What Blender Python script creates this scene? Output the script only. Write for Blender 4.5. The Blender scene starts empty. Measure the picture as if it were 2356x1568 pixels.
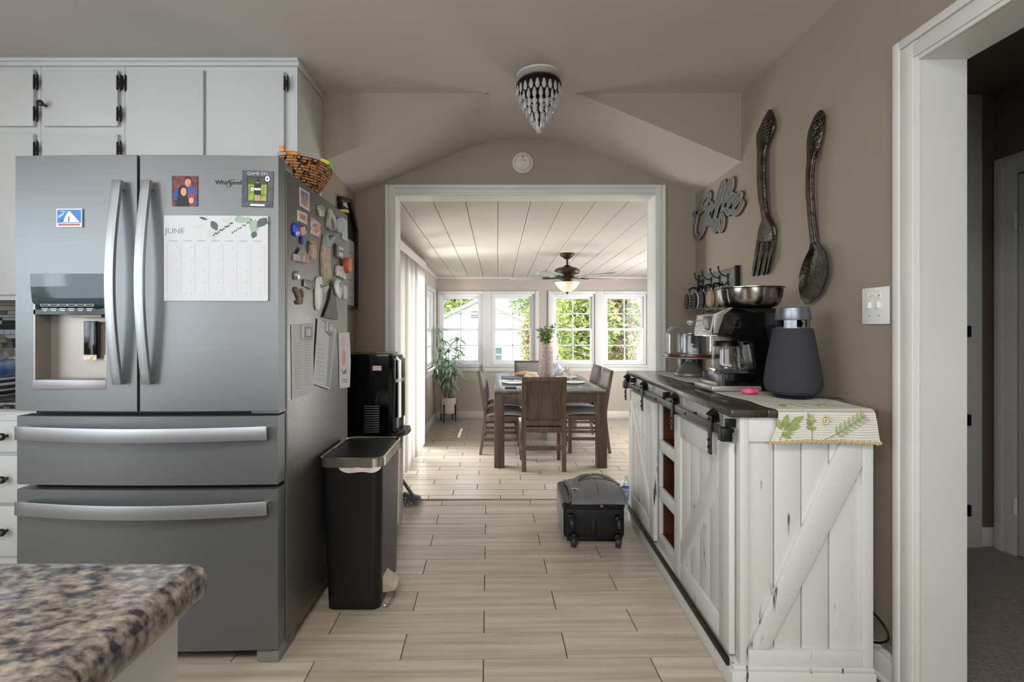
import bpy, bmesh, math, random
from math import sin, cos, pi, radians as R
from mathutils import Matrix, Vector
random.seed(7)
sc = bpy.context.scene
C = sc.collection

# ------------------------------------------------------------------ camera, world, lights, exposure
CAM_Z = 1.175          # eye height above the kitchen floor
FPX = 1168.0           # focal length in pixels of the 2356 px wide frame
cam_d = bpy.data.cameras.new('camera'); cam = bpy.data.objects.new('camera', cam_d); C.objects.link(cam)
cam.location = (0, 0, CAM_Z); cam.rotation_euler = (pi/2, 0, 0)
cam_d.sensor_width = 36; cam_d.lens = FPX/2356*36
cam_d.shift_x = 34/2356; cam_d.shift_y = -31/2356
cam_d.clip_start = .02
sc.camera = cam
sc.view_settings.view_transform = 'Standard'; sc.view_settings.look = 'None'
sc.view_settings.gamma = 1; sc.view_settings.use_curve_mapping = False
sc.view_settings.exposure = 0.70
w = bpy.data.worlds.new('sky'); sc.world = w; w.use_nodes = True
w.node_tree.nodes['Background'].inputs[0].default_value = (.82, .91, 1, 1)
w.node_tree.nodes['Background'].inputs[1].default_value = 2.0
def sun(d, strength, col, ang):
    l = bpy.data.lights.new('sun', 'SUN'); l.energy = strength; l.color = col; l.angle = ang
    o = bpy.data.objects.new('sun', l); C.objects.link(o); o.location = (-6, -2, 9)
    o.rotation_euler = Vector(d).to_track_quat('-Z', 'Y').to_euler()
sun((.483, -.34, -1.0), 4.0, (1, .95, .86), R(.6))
def area(name, loc, d, sx, sy, power, col):
    l = bpy.data.lights.new(name, 'AREA'); l.shape = 'RECTANGLE'; l.size = sx; l.size_y = sy; l.energy = power; l.color = col
    o = bpy.data.objects.new(name, l); C.objects.link(o); o.location = loc
    o.rotation_euler = Vector(d).to_track_quat('-Z', 'Y').to_euler()
    return o
# daylight at the left window and the sliding door; the rest is added fill
area('daylight_kitchen_sink_window', (-2.97, .50, 1.55), (1, 0, 0), 1.0, .7, 6, (.76, .90, 1))
area('added_kitchen_side_fill', (-2.97, -1.10, 1.42), (1, 0, 0), 1.4, 2.4, 38, (.96, .97, 1))  # added fill from the left for the right wall and sideboard doors
area('added_kitchen_rear_fill', (-.6, -2.46, 1.50), (0, 1, 0), 3.0, 1.6, 17, (1, .97, .94))  # added main fill behind the camera, for surfaces facing it
area('added_overhead_fill', (-.3, -.5, 2.40), (0, 0, -1), 1.2, .6, 34, (1, .96, .91))  # added out-of-frame lamp that brightens floor and counter from above
area('added_sunroom_side_fill', (2.66, 6.0, 1.15), (-1, 0, 0), 1.1, 2.8, 58, (1, .98, .96))  # added fill for the sunroom, from an unseen right-hand opening
area('daylight_sliding_door', (-1.75, 5.75, .75), (1, -.45, .08), 1.8, 1.7, 145, (1, .98, .97))
cy = sc.cycles
cy.use_denoising = True
cy.max_bounces = 8; cy.diffuse_bounces = 4; cy.glossy_bounces = 3; cy.transmission_bounces = 6; cy.transparent_max_bounces = 12
cy.sample_clamp_indirect = 4.0
cy.caustics_reflective = False; cy.caustics_refractive = False

# ------------------------------------------------------------------ materials
def lin(c):
    if isinstance(c, str): c = tuple(int(c[i:i+2], 16) for i in (1, 3, 5))
    f = lambda v: v/12.92 if v <= .04045 else ((v+.055)/1.055)**2.4
    return tuple(f(v/255) for v in c) + (1,)
MATS = {}
def mat(name, col, rough=.5, metal=0, col2=None, scale=(8, 8, 8), detail=4, lo=.35, hi=.65, bump=0, bscale=None, rand=0, spec=.5,
        coat=0, trans=0, ior=1.45, emit=None, estr=0, aniso=0, coords='Object', sheen=0, bdist=.01):
    if name in MATS: return MATS[name]
    m = bpy.data.materials.new(name); m.use_nodes = True; N = m.node_tree.nodes; L = m.node_tree.links
    b = N['Principled BSDF']; b.inputs['Roughness'].default_value = rough; b.inputs['Metallic'].default_value = metal
    b.inputs['Specular IOR Level'].default_value = spec; b.inputs['IOR'].default_value = ior
    b.inputs['Coat Weight'].default_value = coat; b.inputs['Coat Roughness'].default_value = .08
    b.inputs['Transmission Weight'].default_value = trans; b.inputs['Sheen Weight'].default_value = sheen
    b.inputs['Anisotropic'].default_value = aniso
    if emit: b.inputs['Emission Color'].default_value = lin(emit); b.inputs['Emission Strength'].default_value = estr
    c1 = lin(col); b.inputs['Base Color'].default_value = c1
    vec = None
    if col2 or bump or rand:
        tc = N.new('ShaderNodeTexCoord'); mp = N.new('ShaderNodeMapping'); mp.inputs['Scale'].default_value = scale
        L.new(tc.outputs[coords], mp.inputs['Vector']); vec = mp.outputs['Vector']
        if rand:
            oi = N.new('ShaderNodeObjectInfo'); ad = N.new('ShaderNodeVectorMath'); ad.operation = 'ADD'
            sc_ = N.new('ShaderNodeMath'); sc_.operation = 'MULTIPLY'; sc_.inputs[1].default_value = 37.0
            L.new(oi.outputs['Random'], sc_.inputs[0]); L.new(vec, ad.inputs[0]); L.new(sc_.outputs[0], ad.inputs[1]); vec = ad.outputs[0]
    out = None
    if col2:
        nz = N.new('ShaderNodeTexNoise'); nz.inputs['Scale'].default_value = 1; nz.inputs['Detail'].default_value = detail; L.new(vec, nz.inputs['Vector'])
        rp = N.new('ShaderNodeValToRGB'); rp.color_ramp.elements[0].position = lo; rp.color_ramp.elements[1].position = hi
        rp.color_ramp.elements[0].color = c1; rp.color_ramp.elements[1].color = lin(col2)
        L.new(nz.outputs['Fac'], rp.inputs['Fac']); out = rp.outputs['Color']
        if rand:
            hs = N.new('ShaderNodeHueSaturation'); ma = N.new('ShaderNodeMapRange')
            ma.inputs['To Min'].default_value = 1-rand; ma.inputs['To Max'].default_value = 1+rand
            L.new(oi.outputs['Random'], ma.inputs['Value']); L.new(ma.outputs[0], hs.inputs['Value']); L.new(out, hs.inputs['Color']); out = hs.outputs['Color']
        L.new(out, b.inputs['Base Color'])
    if bump:
        nb = N.new('ShaderNodeTexNoise'); nb.inputs['Detail'].default_value = 3
        nb.inputs['Scale'].default_value = bscale or 1
        L.new(tc.outputs[coords] if bscale else vec, nb.inputs['Vector'])
        bp = N.new('ShaderNodeBump'); bp.inputs['Strength'].default_value = bump; bp.inputs['Distance'].default_value = bdist
        L.new(nb.outputs['Fac'], bp.inputs['Height']); L.new(bp.outputs['Normal'], b.inputs['Normal'])
    MATS[name] = m
    return m
def glass_mat(name, col=(1, 1, 1), gloss=.08, rough=.0, power=3.0):
    """thin clear sheet: mostly transparent, reflecting more at grazing angles"""
    m = bpy.data.materials.new(name); m.use_nodes = True; N = m.node_tree.nodes; L = m.node_tree.links
    N.remove(N['Principled BSDF'])
    t = N.new('ShaderNodeBsdfTransparent'); t.inputs[0].default_value = (*col, 1)
    g = N.new('ShaderNodeBsdfGlossy'); g.inputs['Roughness'].default_value = rough
    lw = N.new('ShaderNodeLayerWeight'); lw.inputs['Blend'].default_value = .25
    ma = N.new('ShaderNodeMath'); ma.operation = 'MULTIPLY_ADD'; ma.inputs[1].default_value = .7; ma.inputs[2].default_value = gloss
    ma.use_clamp = True
    L.new(lw.outputs['Facing'], ma.inputs[0])
    pw = N.new('ShaderNodeMath'); pw.operation = 'POWER'; pw.inputs[1].default_value = power
    L.new(lw.outputs['Facing'], pw.inputs[0]); L.new(pw.outputs[0], ma.inputs[0])
    mx = N.new('ShaderNodeMixShader'); L.new(ma.outputs[0], mx.inputs[0]); L.new(t.outputs[0], mx.inputs[1]); L.new(g.outputs[0], mx.inputs[2])
    L.new(mx.outputs[0], N['Material Output'].inputs['Surface'])
    MATS[name] = m
    return m
def flat(col, rough=.6, **k): return mat('paint_' + (col if isinstance(col, str) else '%d_%d_%d' % col).strip('#') + ('_%d' % (rough*100)), col, rough, **k)

# ------------------------------------------------------------------ mesh builder
M = {}
class MB:
    def __init__(s): s.v = []; s.f = []
    def add(s, vs, fs):
        n = len(s.v); s.v += [tuple(v) for v in vs]; s.f += [tuple(i+n for i in f) for f in fs]; return s
    def box(s, x0, x1, y0, y1, z0, z1, mt=None):
        vs = [Vector((x, y, z)) for z in (z0, z1) for y in (y0, y1) for x in (x0, x1)]
        if mt: vs = [mt @ v for v in vs]
        return s.add(vs, [(0, 2, 3, 1), (4, 5, 7, 6), (0, 1, 5, 4), (2, 6, 7, 3), (0, 4, 6, 2), (1, 3, 7, 5)])
    def grid(s, fn, nu, nv, closeu=False, closev=False):
        n = len(s.v)
        for i in range(nu):
            for j in range(nv): s.v.append(tuple(fn(i, j)))
        for i in range(nu if closeu else nu-1):
            for j in range(nv if closev else nv-1):
                a, b = i, (i+1) % nu; c, d = j, (j+1) % nv
                s.f.append((n+a*nv+c, n+b*nv+c, n+b*nv+d, n+a*nv+d))
        return s
    def cap(s, idx): s.f.append(tuple(idx)); return s
    def lathe(s, prof, c=(0, 0, 0), seg=20, sx=1, sy=1, mt=None, fn=None, caps=False):
        def p(i, j):
            r, z = prof[j]; a = 2*pi*i/seg
            if fn: r = r*fn(a, z)
            v = Vector((r*cos(a)*sx, r*sin(a)*sy, z))
            if mt: v = mt @ v
            return (v.x+c[0], v.y+c[1], v.z+c[2])
        n = len(s.v); s.grid(p, seg, len(prof), closeu=True)
        k = len(prof)
        if caps or prof[0][0] > 1e-4 and caps is not None and False: pass
        if caps:
            s.f.append(tuple(n+i*k for i in range(seg))[::-1]); s.f.append(tuple(n+i*k+k-1 for i in range(seg)))
        return s
    def tube(s, pts, r, seg=8, closed=False, sq=None, caps=True):
        """round tube along pts; r number or list; sq=(w,h) gives a rectangular bar with up = z-ish"""
        pts = [Vector(p) for p in pts]; n = len(pts); rs = r if isinstance(r, (list, tuple)) else [r]*n
        T = []
        for i in range(n):
            a = pts[(i-1) % n] if (closed or i > 0) else pts[i]; b = pts[(i+1) % n] if (closed or i < n-1) else pts[i]
            T.append((b-a).normalized())
        up = Vector((0, 0, 1)) if abs(T[0].z) < .9 else Vector((0, 1, 0))
        if sq and len(sq) > 2: up = Vector(sq[2])
        u = T[0].cross(up).normalized(); n0 = len(s.v)
        for i in range(n):
            if sq and len(sq) > 2: u = T[i].cross(up).normalized()
            else: u = (u - T[i]*u.dot(T[i])).normalized()
            vv = u.cross(T[i])
            if sq:
                k = rs[i] if r is not None and rs[i] is not None else 1
                for (a, b) in ((-1, -1), (1, -1), (1, 1), (-1, 1)): s.v.append(tuple(pts[i]+u*a*sq[0]/2*k+vv*b*sq[1]/2*k))
            else:
                for k in range(seg): a = 2*pi*k/seg; s.v.append(tuple(pts[i]+u*cos(a)*rs[i]+vv*sin(a)*rs[i]))
        g = 4 if sq else seg
        for i in range(n if closed else n-1):
            j = (i+1) % n
            for k in range(g): s.f.append((n0+i*g+k, n0+i*g+(k+1) % g, n0+j*g+(k+1) % g, n0+j*g+k))
        if not closed and caps:
            s.f.append(tuple(n0+k for k in range(g))[::-1]); s.f.append(tuple(n0+(n-1)*g+k for k in range(g)))
        return s
    def plate(s, fr, pts, w0, w1):
        """polygon pts (u,v) extruded between w0 and w1 in frame fr(u,v,w)"""
        n = len(s.v); k = len(pts)
        for w_ in (w0, w1):
            for (u, v) in pts: s.v.append(tuple(fr(u, v, w_)))
        s.f.append(tuple(n+i for i in range(k))[::-1]); s.f.append(tuple(n+k+i for i in range(k)))
        for i in range(k): j = (i+1) % k; s.f.append((n+i, n+j, n+k+j, n+k+i))
        return s
    def ball(s, c, r, seg=12, rings=8, mt=None):
        if not isinstance(r, (tuple, list)): r = (r, r, r)
        def p(i, j):
            a = 2*pi*i/seg; b = -pi/2+pi*j/(rings-1)
            v = Vector((r[0]*cos(a)*cos(b), r[1]*sin(a)*cos(b), r[2]*sin(b)))
            if mt: v = mt @ v
            return (v.x+c[0], v.y+c[1], v.z+c[2])
        return s.grid(p, seg, rings, closeu=True)
    def sheet(s, fn, nu, nv, d):
        """grid surface fn(u,v) in 0..1 with thickness d (vector, or None: straight down z)"""
        n = len(s.v); d = Vector(d)
        P = [[Vector(fn(i/(nu-1), j/(nv-1))) for j in range(nv)] for i in range(nu)]
        for k in (0, 1):
            for i in range(nu):
                for j in range(nv): s.v.append(tuple(P[i][j]+d*k))
        o = nu*nv; ix = lambda k, i, j: n+k*o+i*nv+j
        for i in range(nu-1):
            for j in range(nv-1):
                s.f.append((ix(0, i, j), ix(0, i+1, j), ix(0, i+1, j+1), ix(0, i, j+1)))
                s.f.append((ix(1, i, j), ix(1, i, j+1), ix(1, i+1, j+1), ix(1, i+1, j)))
        for i in range(nu-1):
            for j in (0, nv-1): s.f.append((ix(0, i, j), ix(0, i+1, j), ix(1, i+1, j), ix(1, i, j)))
        for j in range(nv-1):
            for i in (0, nu-1): s.f.append((ix(0, i, j), ix(0, i, j+1), ix(1, i, j+1), ix(1, i, j)))
        return s
    def xf(s, mt): s.v = [tuple(mt @ Vector(v)) for v in s.v]; return s
    def mesh(s, name, bevel=0, seg=2, smooth=35, merge=False):
        me = bpy.data.meshes.new(name); me.from_pydata(s.v, [], s.f)
        bm = bmesh.new(); bm.from_mesh(me)
        if merge: bmesh.ops.remove_doubles(bm, verts=bm.verts, dist=1e-5)
        bmesh.ops.recalc_face_normals(bm, faces=bm.faces)
        if bevel:
            es = [e for e in bm.edges if len(e.link_faces) == 2 and e.calc_face_angle(0) > R(25)]
            bmesh.ops.bevel(bm, geom=es, offset=bevel, segments=seg, affect='EDGES', clamp_overlap=True, profile=.5)
        bm.to_mesh(me); bm.free()
        if smooth:
            me.polygons.foreach_set('use_smooth', [True]*len(me.polygons)); me.set_sharp_from_angle(angle=R(smooth))
        return me
    def build(s, name, m, parent=None, bevel=0, seg=2, smooth=35, merge=False, kind=None, label=None):
        if parent is not None:
            inv = M[parent.name].inverted(); s.v = [tuple(inv @ Vector(v)) for v in s.v]
        me = s.mesh(name, bevel, seg, smooth, merge); me.materials.append(m)
        return link(name, me, parent, kind, label)
def link(name, me, parent=None, kind=None, label=None):
    o = bpy.data.objects.new(name, me); C.objects.link(o)
    if parent is not None: o.parent = parent; M[o.name] = M[parent.name]
    else: M[o.name] = Matrix()
    if kind: o['kind'] = kind
    if label: o['label'] = label
    return o
def tag(o, label, cat, group=None):
    o['label'] = label; o['category'] = cat
    if group: o['group'] = group
    return o
def thing(name, label, cat, loc=(0, 0, 0), rz=0, group=None):
    o = bpy.data.objects.new(name, None); C.objects.link(o); o.location = loc; o.rotation_euler = (0, 0, rz); o.empty_display_size = .05
    M[o.name] = Matrix.Translation(loc) @ Matrix.Rotation(rz, 4, 'Z')
    return tag(o, label, cat, group)
def one(mb, name, label, cat, m, group=None, **k):
    """a thing that is one mesh; origin at the middle of its base"""
    xs, ys, zs = zip(*mb.v); c = Vector(((min(xs)+max(xs))/2, (min(ys)+max(ys))/2, min(zs)))
    mb.v = [tuple(Vector(v)-c) for v in mb.v]
    o = mb.build(name, m, None, **k); o.location = c; M[o.name] = Matrix.Translation(c)
    return tag(o, label, cat, group)
def root(name, label, cat, pts, group=None):
    """an Empty at the middle of the base of the given world points"""
    xs, ys, zs = zip(*pts); return thing(name, label, cat, ((min(xs)+max(xs))/2, (min(ys)+max(ys))/2, min(zs)), 0, group)
def struct(mb, name, m, parent=None, **k):
    return mb.build(name, m, parent, kind='structure' if parent is None else None, **k)
def copy_tree(o, parent=None):
    c = o.copy(); C.objects.link(c); c.parent = parent
    for ch in list(o.children): copy_tree(ch, c)
    return c
def text(st, size, mt, m, parent, name='lettering', extrude=.0004, align='CENTER', squash=1.0, shear=0):
    cu = bpy.data.curves.new('t', 'FONT'); cu.body = st; cu.size = size; cu.align_x = align; cu.align_y = 'CENTER'; cu.extrude = extrude; cu.shear = shear
    cu.resolution_u = 3
    o = bpy.data.objects.new('t', cu); C.objects.link(o)
    me = bpy.data.meshes.new_from_object(o.evaluated_get(bpy.context.evaluated_depsgraph_get()))
    bpy.data.objects.remove(o); bpy.data.curves.remove(cu)
    me.name = name
    inv = M[parent.name].inverted() if parent is not None else Matrix()
    me.transform(inv @ mt @ Matrix.Diagonal((squash, 1, 1, 1)))
    me.materials.clear(); me.materials.append(m)
    return link(name, me, parent)
def basis(o, u, v):
    """matrix whose x runs along u, y along v, z out of the surface"""
    u = Vector(u).normalized(); v = Vector(v).normalized(); n = u.cross(v)
    m = Matrix((u, v, n)).transposed().to_4x4(); m.translation = Vector(o); return m
def rect(u0, u1, v0, v1): return [(u0, v0), (u1, v0), (u1, v1), (u0, v1)]
def circ(cu, cv, r, n=16, rv=None): return [(cu+r*cos(2*pi*i/n), cv+(rv or r)*sin(2*pi*i/n)) for i in range(n)]
def rrect(u0, u1, v0, v1, r, n=4):
    o = []
    for (cu, cv, a0) in ((u1-r, v0+r, -90), (u1-r, v1-r, 0), (u0+r, v1-r, 90), (u0+r, v0+r, 180)):
        for i in range(n+1): a = R(a0+90*i/n); o.append((cu+r*cos(a), cv+r*sin(a)))
    return o
def leafpts(cu, cv, L, W, ang, n=5):
    o = []
    for i in range(n+1): t = i/n; o.append((L*t, W*sin(pi*t)*.5*(1.2-.4*t)))
    for i in range(n-1, 0, -1): t = i/n; o.append((L*t, -W*sin(pi*t)*.5*(1.2-.4*t)))
    return [(cu+x*cos(ang)-y*sin(ang), cv+x*sin(ang)+y*cos(ang)) for (x, y) in o]
def AT(x, y, Y): return Vector(((x-1144)*Y/FPX, Y, CAM_Z-(y-753)*Y/FPX))   # a pixel measured in the photograph, at its distance Y

# colours shared by many things
ceil_m = mat('ceiling_paint', (198, 190, 184), .75, bump=.03, bscale=60)
wall_m = mat('taupe_wall_paint', (147, 135, 120), .6, col2=(151, 139, 124), scale=(2, 2, 2), bump=.03, bscale=90)
sun_wall = mat('sunroom_wall_paint', (182, 171, 161), .6, bump=.03, bscale=90)
white = mat('white_trim_paint', (214, 214, 209), .38, col2=(208, 208, 203), scale=(3, 3, 3))
white_s = mat('white_satin', (226, 226, 224), .45)
cab_white = mat('cabinet_white_paint', (202, 205, 204), .42, col2=(196, 199, 198), scale=(2, 2, 2))
tile_m = mat('wood_look_tile', (208, 196, 180), .34, col2=(172, 157, 140), scale=(1.5, 34, 5), detail=9, lo=.32, hi=.72, rand=.08, bump=.10, bdist=.004)
grout = mat('grout', (104, 97, 90), .8)
black = mat('black_plastic', (14, 14, 15), .35)
black_gloss = mat('black_gloss', (8, 9, 10), .12)
black_iron = mat('black_iron', (16, 15, 15), .45, metal=.3)
steel = mat('brushed_steel', (114, 117, 118), .40, metal=.62, col2=(118, 121, 122), scale=(2, 2, 420), detail=2)
steel_h = mat('handle_steel', (168, 171, 174), .42, metal=.85)
steel_side = mat('fridge_side_steel', (128, 127, 124), .42, metal=.75, col2=(120, 119, 117), scale=(60, 60, 60), bump=.05, bscale=350)
chrome = mat('chrome', (205, 205, 205), .15, metal=1)
pane = glass_mat('window_glass', gloss=.015, power=5.0)
clear = glass_mat('clear_glass', (.96, .97, .97), .07, power=1.8)
crystal = glass_mat('crystal', (.95, .95, .95), .10, power=1.5)
_n = crystal.node_tree.nodes; _l = crystal.node_tree.links; _d = _n.new('ShaderNodeBsdfDiffuse'); _d.inputs[0].default_value = (.9, .9, .9, 1)
_m = _n.new('ShaderNodeMixShader'); _m.inputs[0].default_value = .28; _src = _n['Material Output'].inputs['Surface'].links[0].from_socket
_l.new(_src, _m.inputs[1]); _l.new(_d.outputs[0], _m.inputs[2]); _l.new(_m.outputs[0], _n['Material Output'].inputs['Surface'])
# ------------------------------------------------------------------ the rooms
D1 = 2.69; YB = 3.314; YB2 = 3.474; HC = 2.416; XL = -.925; XR = 1.294; XR2 = 1.427; ZS = -.225   # kitchen, doorway wall, sunroom floor
KX0, KY0 = -3.0, -2.5
SX0, SX1, SY1 = -.949, 2.7, 7.86
def slope_z(y): return 2.0376 - (y-YB2)*.0188

# kitchen floor: grout bed and plank tiles, laid very slightly askew
fl = struct(MB().box(KX0, XR2, KY0, YB2-.012, -.06, -.004), 'floor', grout)
A = R(1.0)
def tile_rows(parent, y_first, pitch, nrow, L, offs, x0, x1, z, y0, y1, ang, mat_, keep, gap=.0045):
    rot = Matrix.Rotation(ang, 4, 'Z'); meshes = {}
    for r in range(nrow):
        ya = y_first + r*pitch; yb = ya+pitch-gap
        ya = max(ya, y0); yb = min(yb, y1)
        if yb-ya < .02: continue
        k = math.floor((x0-offs[r % len(offs)])/L)
        while True:
            xa = offs[r % len(offs)]+k*L; xb = xa+L-gap; k += 1
            if xa > x1: break
            xa = max(xa, x0); xb = min(xb, x1)
            if xb-xa < .03: continue
            cx, cy_ = (xa+xb)/2, (ya+yb)/2
            if not keep(cx, cy_): continue
            key = (round(xb-xa, 3), round(yb-ya, 3))
            if key not in meshes:
                hx, hy = (xb-xa)/2, (yb-ya)/2
                mb = MB().box(-hx, hx, -hy, hy, -.008, 0)
                me = mb.mesh('tile', 0, 1, None); me.materials.append(mat_); meshes[key] = me
            o = bpy.data.objects.new('tile', meshes[key]); C.objects.link(o); o.parent = parent
            p = rot @ Vector((cx, cy_, 0)); o.location = (p.x, p.y, z+random.uniform(-.0006, .0006)); o.rotation_euler = (0, 0, ang)
tile_rows(fl, 1.817-14*.1557-.013, .1557, 26, .594, (-.31, -.015), -2.1, 1.27, 0, -.4, 3.455, A, tile_m,
          lambda x, y: x < 1.25)
bare = MB().box(KX0, -2.09, KY0, 2.69, -.02, -.001).box(-2.0, XR, KY0, -.36, -.02, -.0015)
struct(bare, 'floor_kitchen_behind', tile_m)
struct(MB().box(-.70, 1.1, YB2-.014, YB2+.004, -.20, .003), 'trim_step_edge', mat('step_nosing', (140, 124, 108), .5))

# sunroom floor, one step lower
fs = struct(MB().box(SX0-.1, SX1+.1, YB2-.1, SY1+.1, ZS-.06, ZS-.004), 'floor_sunroom', mat('dark_grout', (72, 66, 62), .8))
tile_m2 = mat('sunroom_tile', (186, 174, 160), .30, col2=(168, 156, 142), scale=(1.6, 26, 5), detail=7, lo=.3, hi=.75, rand=.06, bump=.10, bdist=.004)
tile_rows(fs, 4.10-5*.1463, .1463, 32, .594, (-.34, -.14, .06), SX0, 2.66, ZS, YB2+.01, SY1, R(.4), tile_m2, lambda x, y: True, .0065)
# hallway carpet
carpet = mat('brown_carpet', (128, 110, 96), .95, col2=(92, 78, 68), scale=(90, 90, 90), detail=3, bump=.6, bscale=120, bdist=.02, sheen=.3)
struct(MB().box(XR2, 2.9, -.6, 2.9, -.05, .004).box(XR, XR2, .65, 1.545, -.05, .002), 'floor_hallway', carpet)

# kitchen walls
struct(MB().box(KX0, XL, D1, D1+.1, 0, HC), 'wall_back', wall_m)
struct(MB().box(XL-.1, XL, D1+.1, YB2, ZS, HC), 'wall_left', wall_m)
oy0, oy1, oz = .65, 1.545, 1.99
struct(MB().box(XR, XR2, oy1+.015, YB2, 0, HC).box(XR, XR2, oy0-.015, oy1+.015, oz+.015, HC).box(XR, XR2, KY0, oy0-.015, 0, HC), 'wall_right', wall_m)
dx0, dx1, dz = -.664, 1.03, 2.0376
struct(MB().box(XL, dx0-.012, YB, YB2, ZS, HC).box(dx1+.012, XR, YB, YB2, ZS, HC).box(dx0-.012, dx1+.012, YB, YB2, dz+.012, HC)
       .box(XR, SX1, YB2-.1, YB2, ZS, HC).box(SX0-.1, XL, YB2-.1, YB2, ZS, HC), 'wall_doorway', wall_m)
# shell behind the camera; its large openings are added around the fill lamps
struct(MB().box(KX0-.1, KX0, KY0, -2.32, 0, HC).box(KX0-.1, KX0, .12, .14, 0, HC).box(KX0-.1, KX0, .87, D1+.1, 0, HC).box(KX0-.1, KX0, .14, .87, 0, 1.03).box(KX0-.1, KX0, .14, .87, 2.07, HC).box(KX0-.1, KX0, -2.32, .12, 0, .70).box(KX0-.1, KX0, -2.32, .12, 2.14, HC), 'wall_kitchen_side', wall_m)
struct(MB().box(KX0, -2.12, KY0-.1, KY0, 0, HC).box(.92, XR2, KY0-.1, KY0, 0, HC).box(-2.12, .92, KY0-.1, KY0, 0, .68).box(-2.12, .92, KY0-.1, KY0, 2.32, HC), 'wall_rear', wall_m)
struct(MB().box(KX0-.1, XR2, KY0-.1, D1, HC, HC+.08).box(XL-.1, XR2, D1, YB2, HC+.012, HC+.08), 'ceiling', ceil_m)

# vaulted ceiling of the passage and the two spandrels in front of it
xc = (XL+XR)/2
def vault(i, j, NU=61):
    t = i/(NU-1); x = XL+(XR-XL)*t; k = j/8; y = D1+(YB-D1)*k; d = 1-abs(t-.5)*2      # d: 0 at the walls, 1 in the middle
    zf = 2.053+(HC-2.053)*min(1, d/.783)
    s = d*1.1095; lin_ = .405*s; cap_ = .353
    h = .5+.5*(lin_-cap_)/.11; h = max(0, min(1, h)); zb = 2.045+lin_*(1-h)+cap_*h-.11*h*(1-h)*.5
    kk = k*k*(3-2*k)*.4+k*.6
    return (x, y, zf*(1-kk)+zb*kk)
struct(MB().grid(vault, 61, 9), 'ceiling_vault', ceil_m, smooth=60)
FY = lambda y: (lambda u, v, w_: (u, y-w_, v))
xs_l = XL+(xc-XL)*.783; xs_r = XR-(XR-xc)*.783
struct(MB().plate(FY(D1), [(XL, 2.053), (xs_l, HC), (xs_l+.02, HC+.012), (XL, HC+.012)], 0, -.004), 'wall_spandrel_left', wall_m)
struct(MB().plate(FY(D1), [(XR, 2.053), (XR, HC+.012), (xs_r-.02, HC+.012), (xs_r, HC)], 0, -.004), 'wall_spandrel_right', wall_m)

# doorway to the sunroom: jamb lining and stepped casing
def casing_v(mb, a0, a1, z0, z1, y, s):   # vertical board between a0 (outer) and a1 (inner), face towards -y
    mb.box(min(a0, a1), max(a0, a1), y-.014, y, z0, z1)
    m_ = (a1-a0)
    mb.box(*sorted((a0, a0+m_*.32)), y-.022, y-.014, z0, z1); mb.box(*sorted((a0+m_*.45, a0+m_*.80)), y-.019, y-.014, z0, z1)
t1 = struct(MB().box(dx0-.012, dx0, YB-.004, YB2+.004, -.0, dz+.012).box(dx1, dx1+.012, YB-.004, YB2+.004, 0, dz+.012).box(dx0, dx1, YB-.004, YB2+.004, dz, dz+.012), 'trim_1', white)
cm = MB(); cw = .064
casing_v(cm, dx0-cw, dx0, 0, dz+cw, YB, 1); cm.build('casing', white, t1, bevel=.002)
cm = MB(); casing_v(cm, dx1+cw, dx1, 0, dz+cw, YB, 1); cm.build('casing', white, t1, bevel=.002)
cm = MB(); cm.box(dx0, dx1, YB-.014, YB, dz, dz+cw).box(dx0-cw*.0, dx1, YB-.022, YB-.014, dz+cw*.68, dz+cw).box(dx0, dx1, YB-.019, YB-.014, dz+cw*.2, dz+cw*.55)
cm.build('casing', white, t1, bevel=.002)
# sunroom-side casing
MB().box(dx0-cw, dx0, YB2, YB2+.014, ZS, dz-.01).box(dx1, dx1+cw, YB2, YB2+.014, ZS, dz-.01).build('casing', white, t1)

# doorway to the hall in the wall at the right: casing, jambs
t2 = struct(MB().box(XR-.003, XR2+.003, oy1, oy1+.015, 0, oz).box(XR-.003, XR2+.003, oy0-.015, oy0, 0, oz).box(XR-.003, XR2+.003, oy0-.015, oy1+.015, oz, oz+.015), 'trim_2', white)
cw2 = .089
def cas2(y0, y1, z0, z1):
    mb = MB().box(XR-.014, XR, y0, y1, z0, z1); return mb
mb = cas2(oy1, oy1+cw2, 0, oz+cw2); mb.box(XR-.024, XR-.014, oy1+cw2*.70, oy1+cw2, 0, oz+cw2).box(XR-.020, XR-.014, oy1+cw2*.14, oy1+cw2*.60, 0, oz+cw2*.60); mb.build('casing', white, t2, bevel=.003)
mb = cas2(oy0-cw2, oy0, 0, oz+cw2); mb.box(XR-.024, XR-.014, oy0-cw2, oy0-cw2*.70, 0, oz+cw2); mb.build('casing', white, t2, bevel=.003)
mb = cas2(oy0, oy1, oz, oz+cw2); mb.box(XR-.024, XR-.014, oy0, oy1+cw2*.7, oz+cw2*.70, oz+cw2).box(XR-.020, XR-.014, oy0, oy1+cw2*.14, oz+cw2*.14, oz+cw2*.60); mb.build('casing', white, t2, bevel=.003)

# baseboard on the right kitchen wall
def bb(mb, x0, x1, y0, y1, z, h=.095):
    mb.box(x0, x1, y0, y1, z, z+h)
    return mb
struct(MB().box(XR-.014, XR, oy1+cw2, YB, 0, .085).box(XR-.010, XR, oy1+cw2, YB, .085, .105).box(XR-.024, XR-.014, oy1+cw2, YB, 0, .018), 'baseboard_right', white, bevel=.003)
struct(MB().box(XL, dx0-cw, YB-.014, YB, 0, .095).box(dx1+cw, XR-.025, YB-.014, YB, 0, .095), 'baseboard_doorway', white, bevel=.003)

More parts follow.
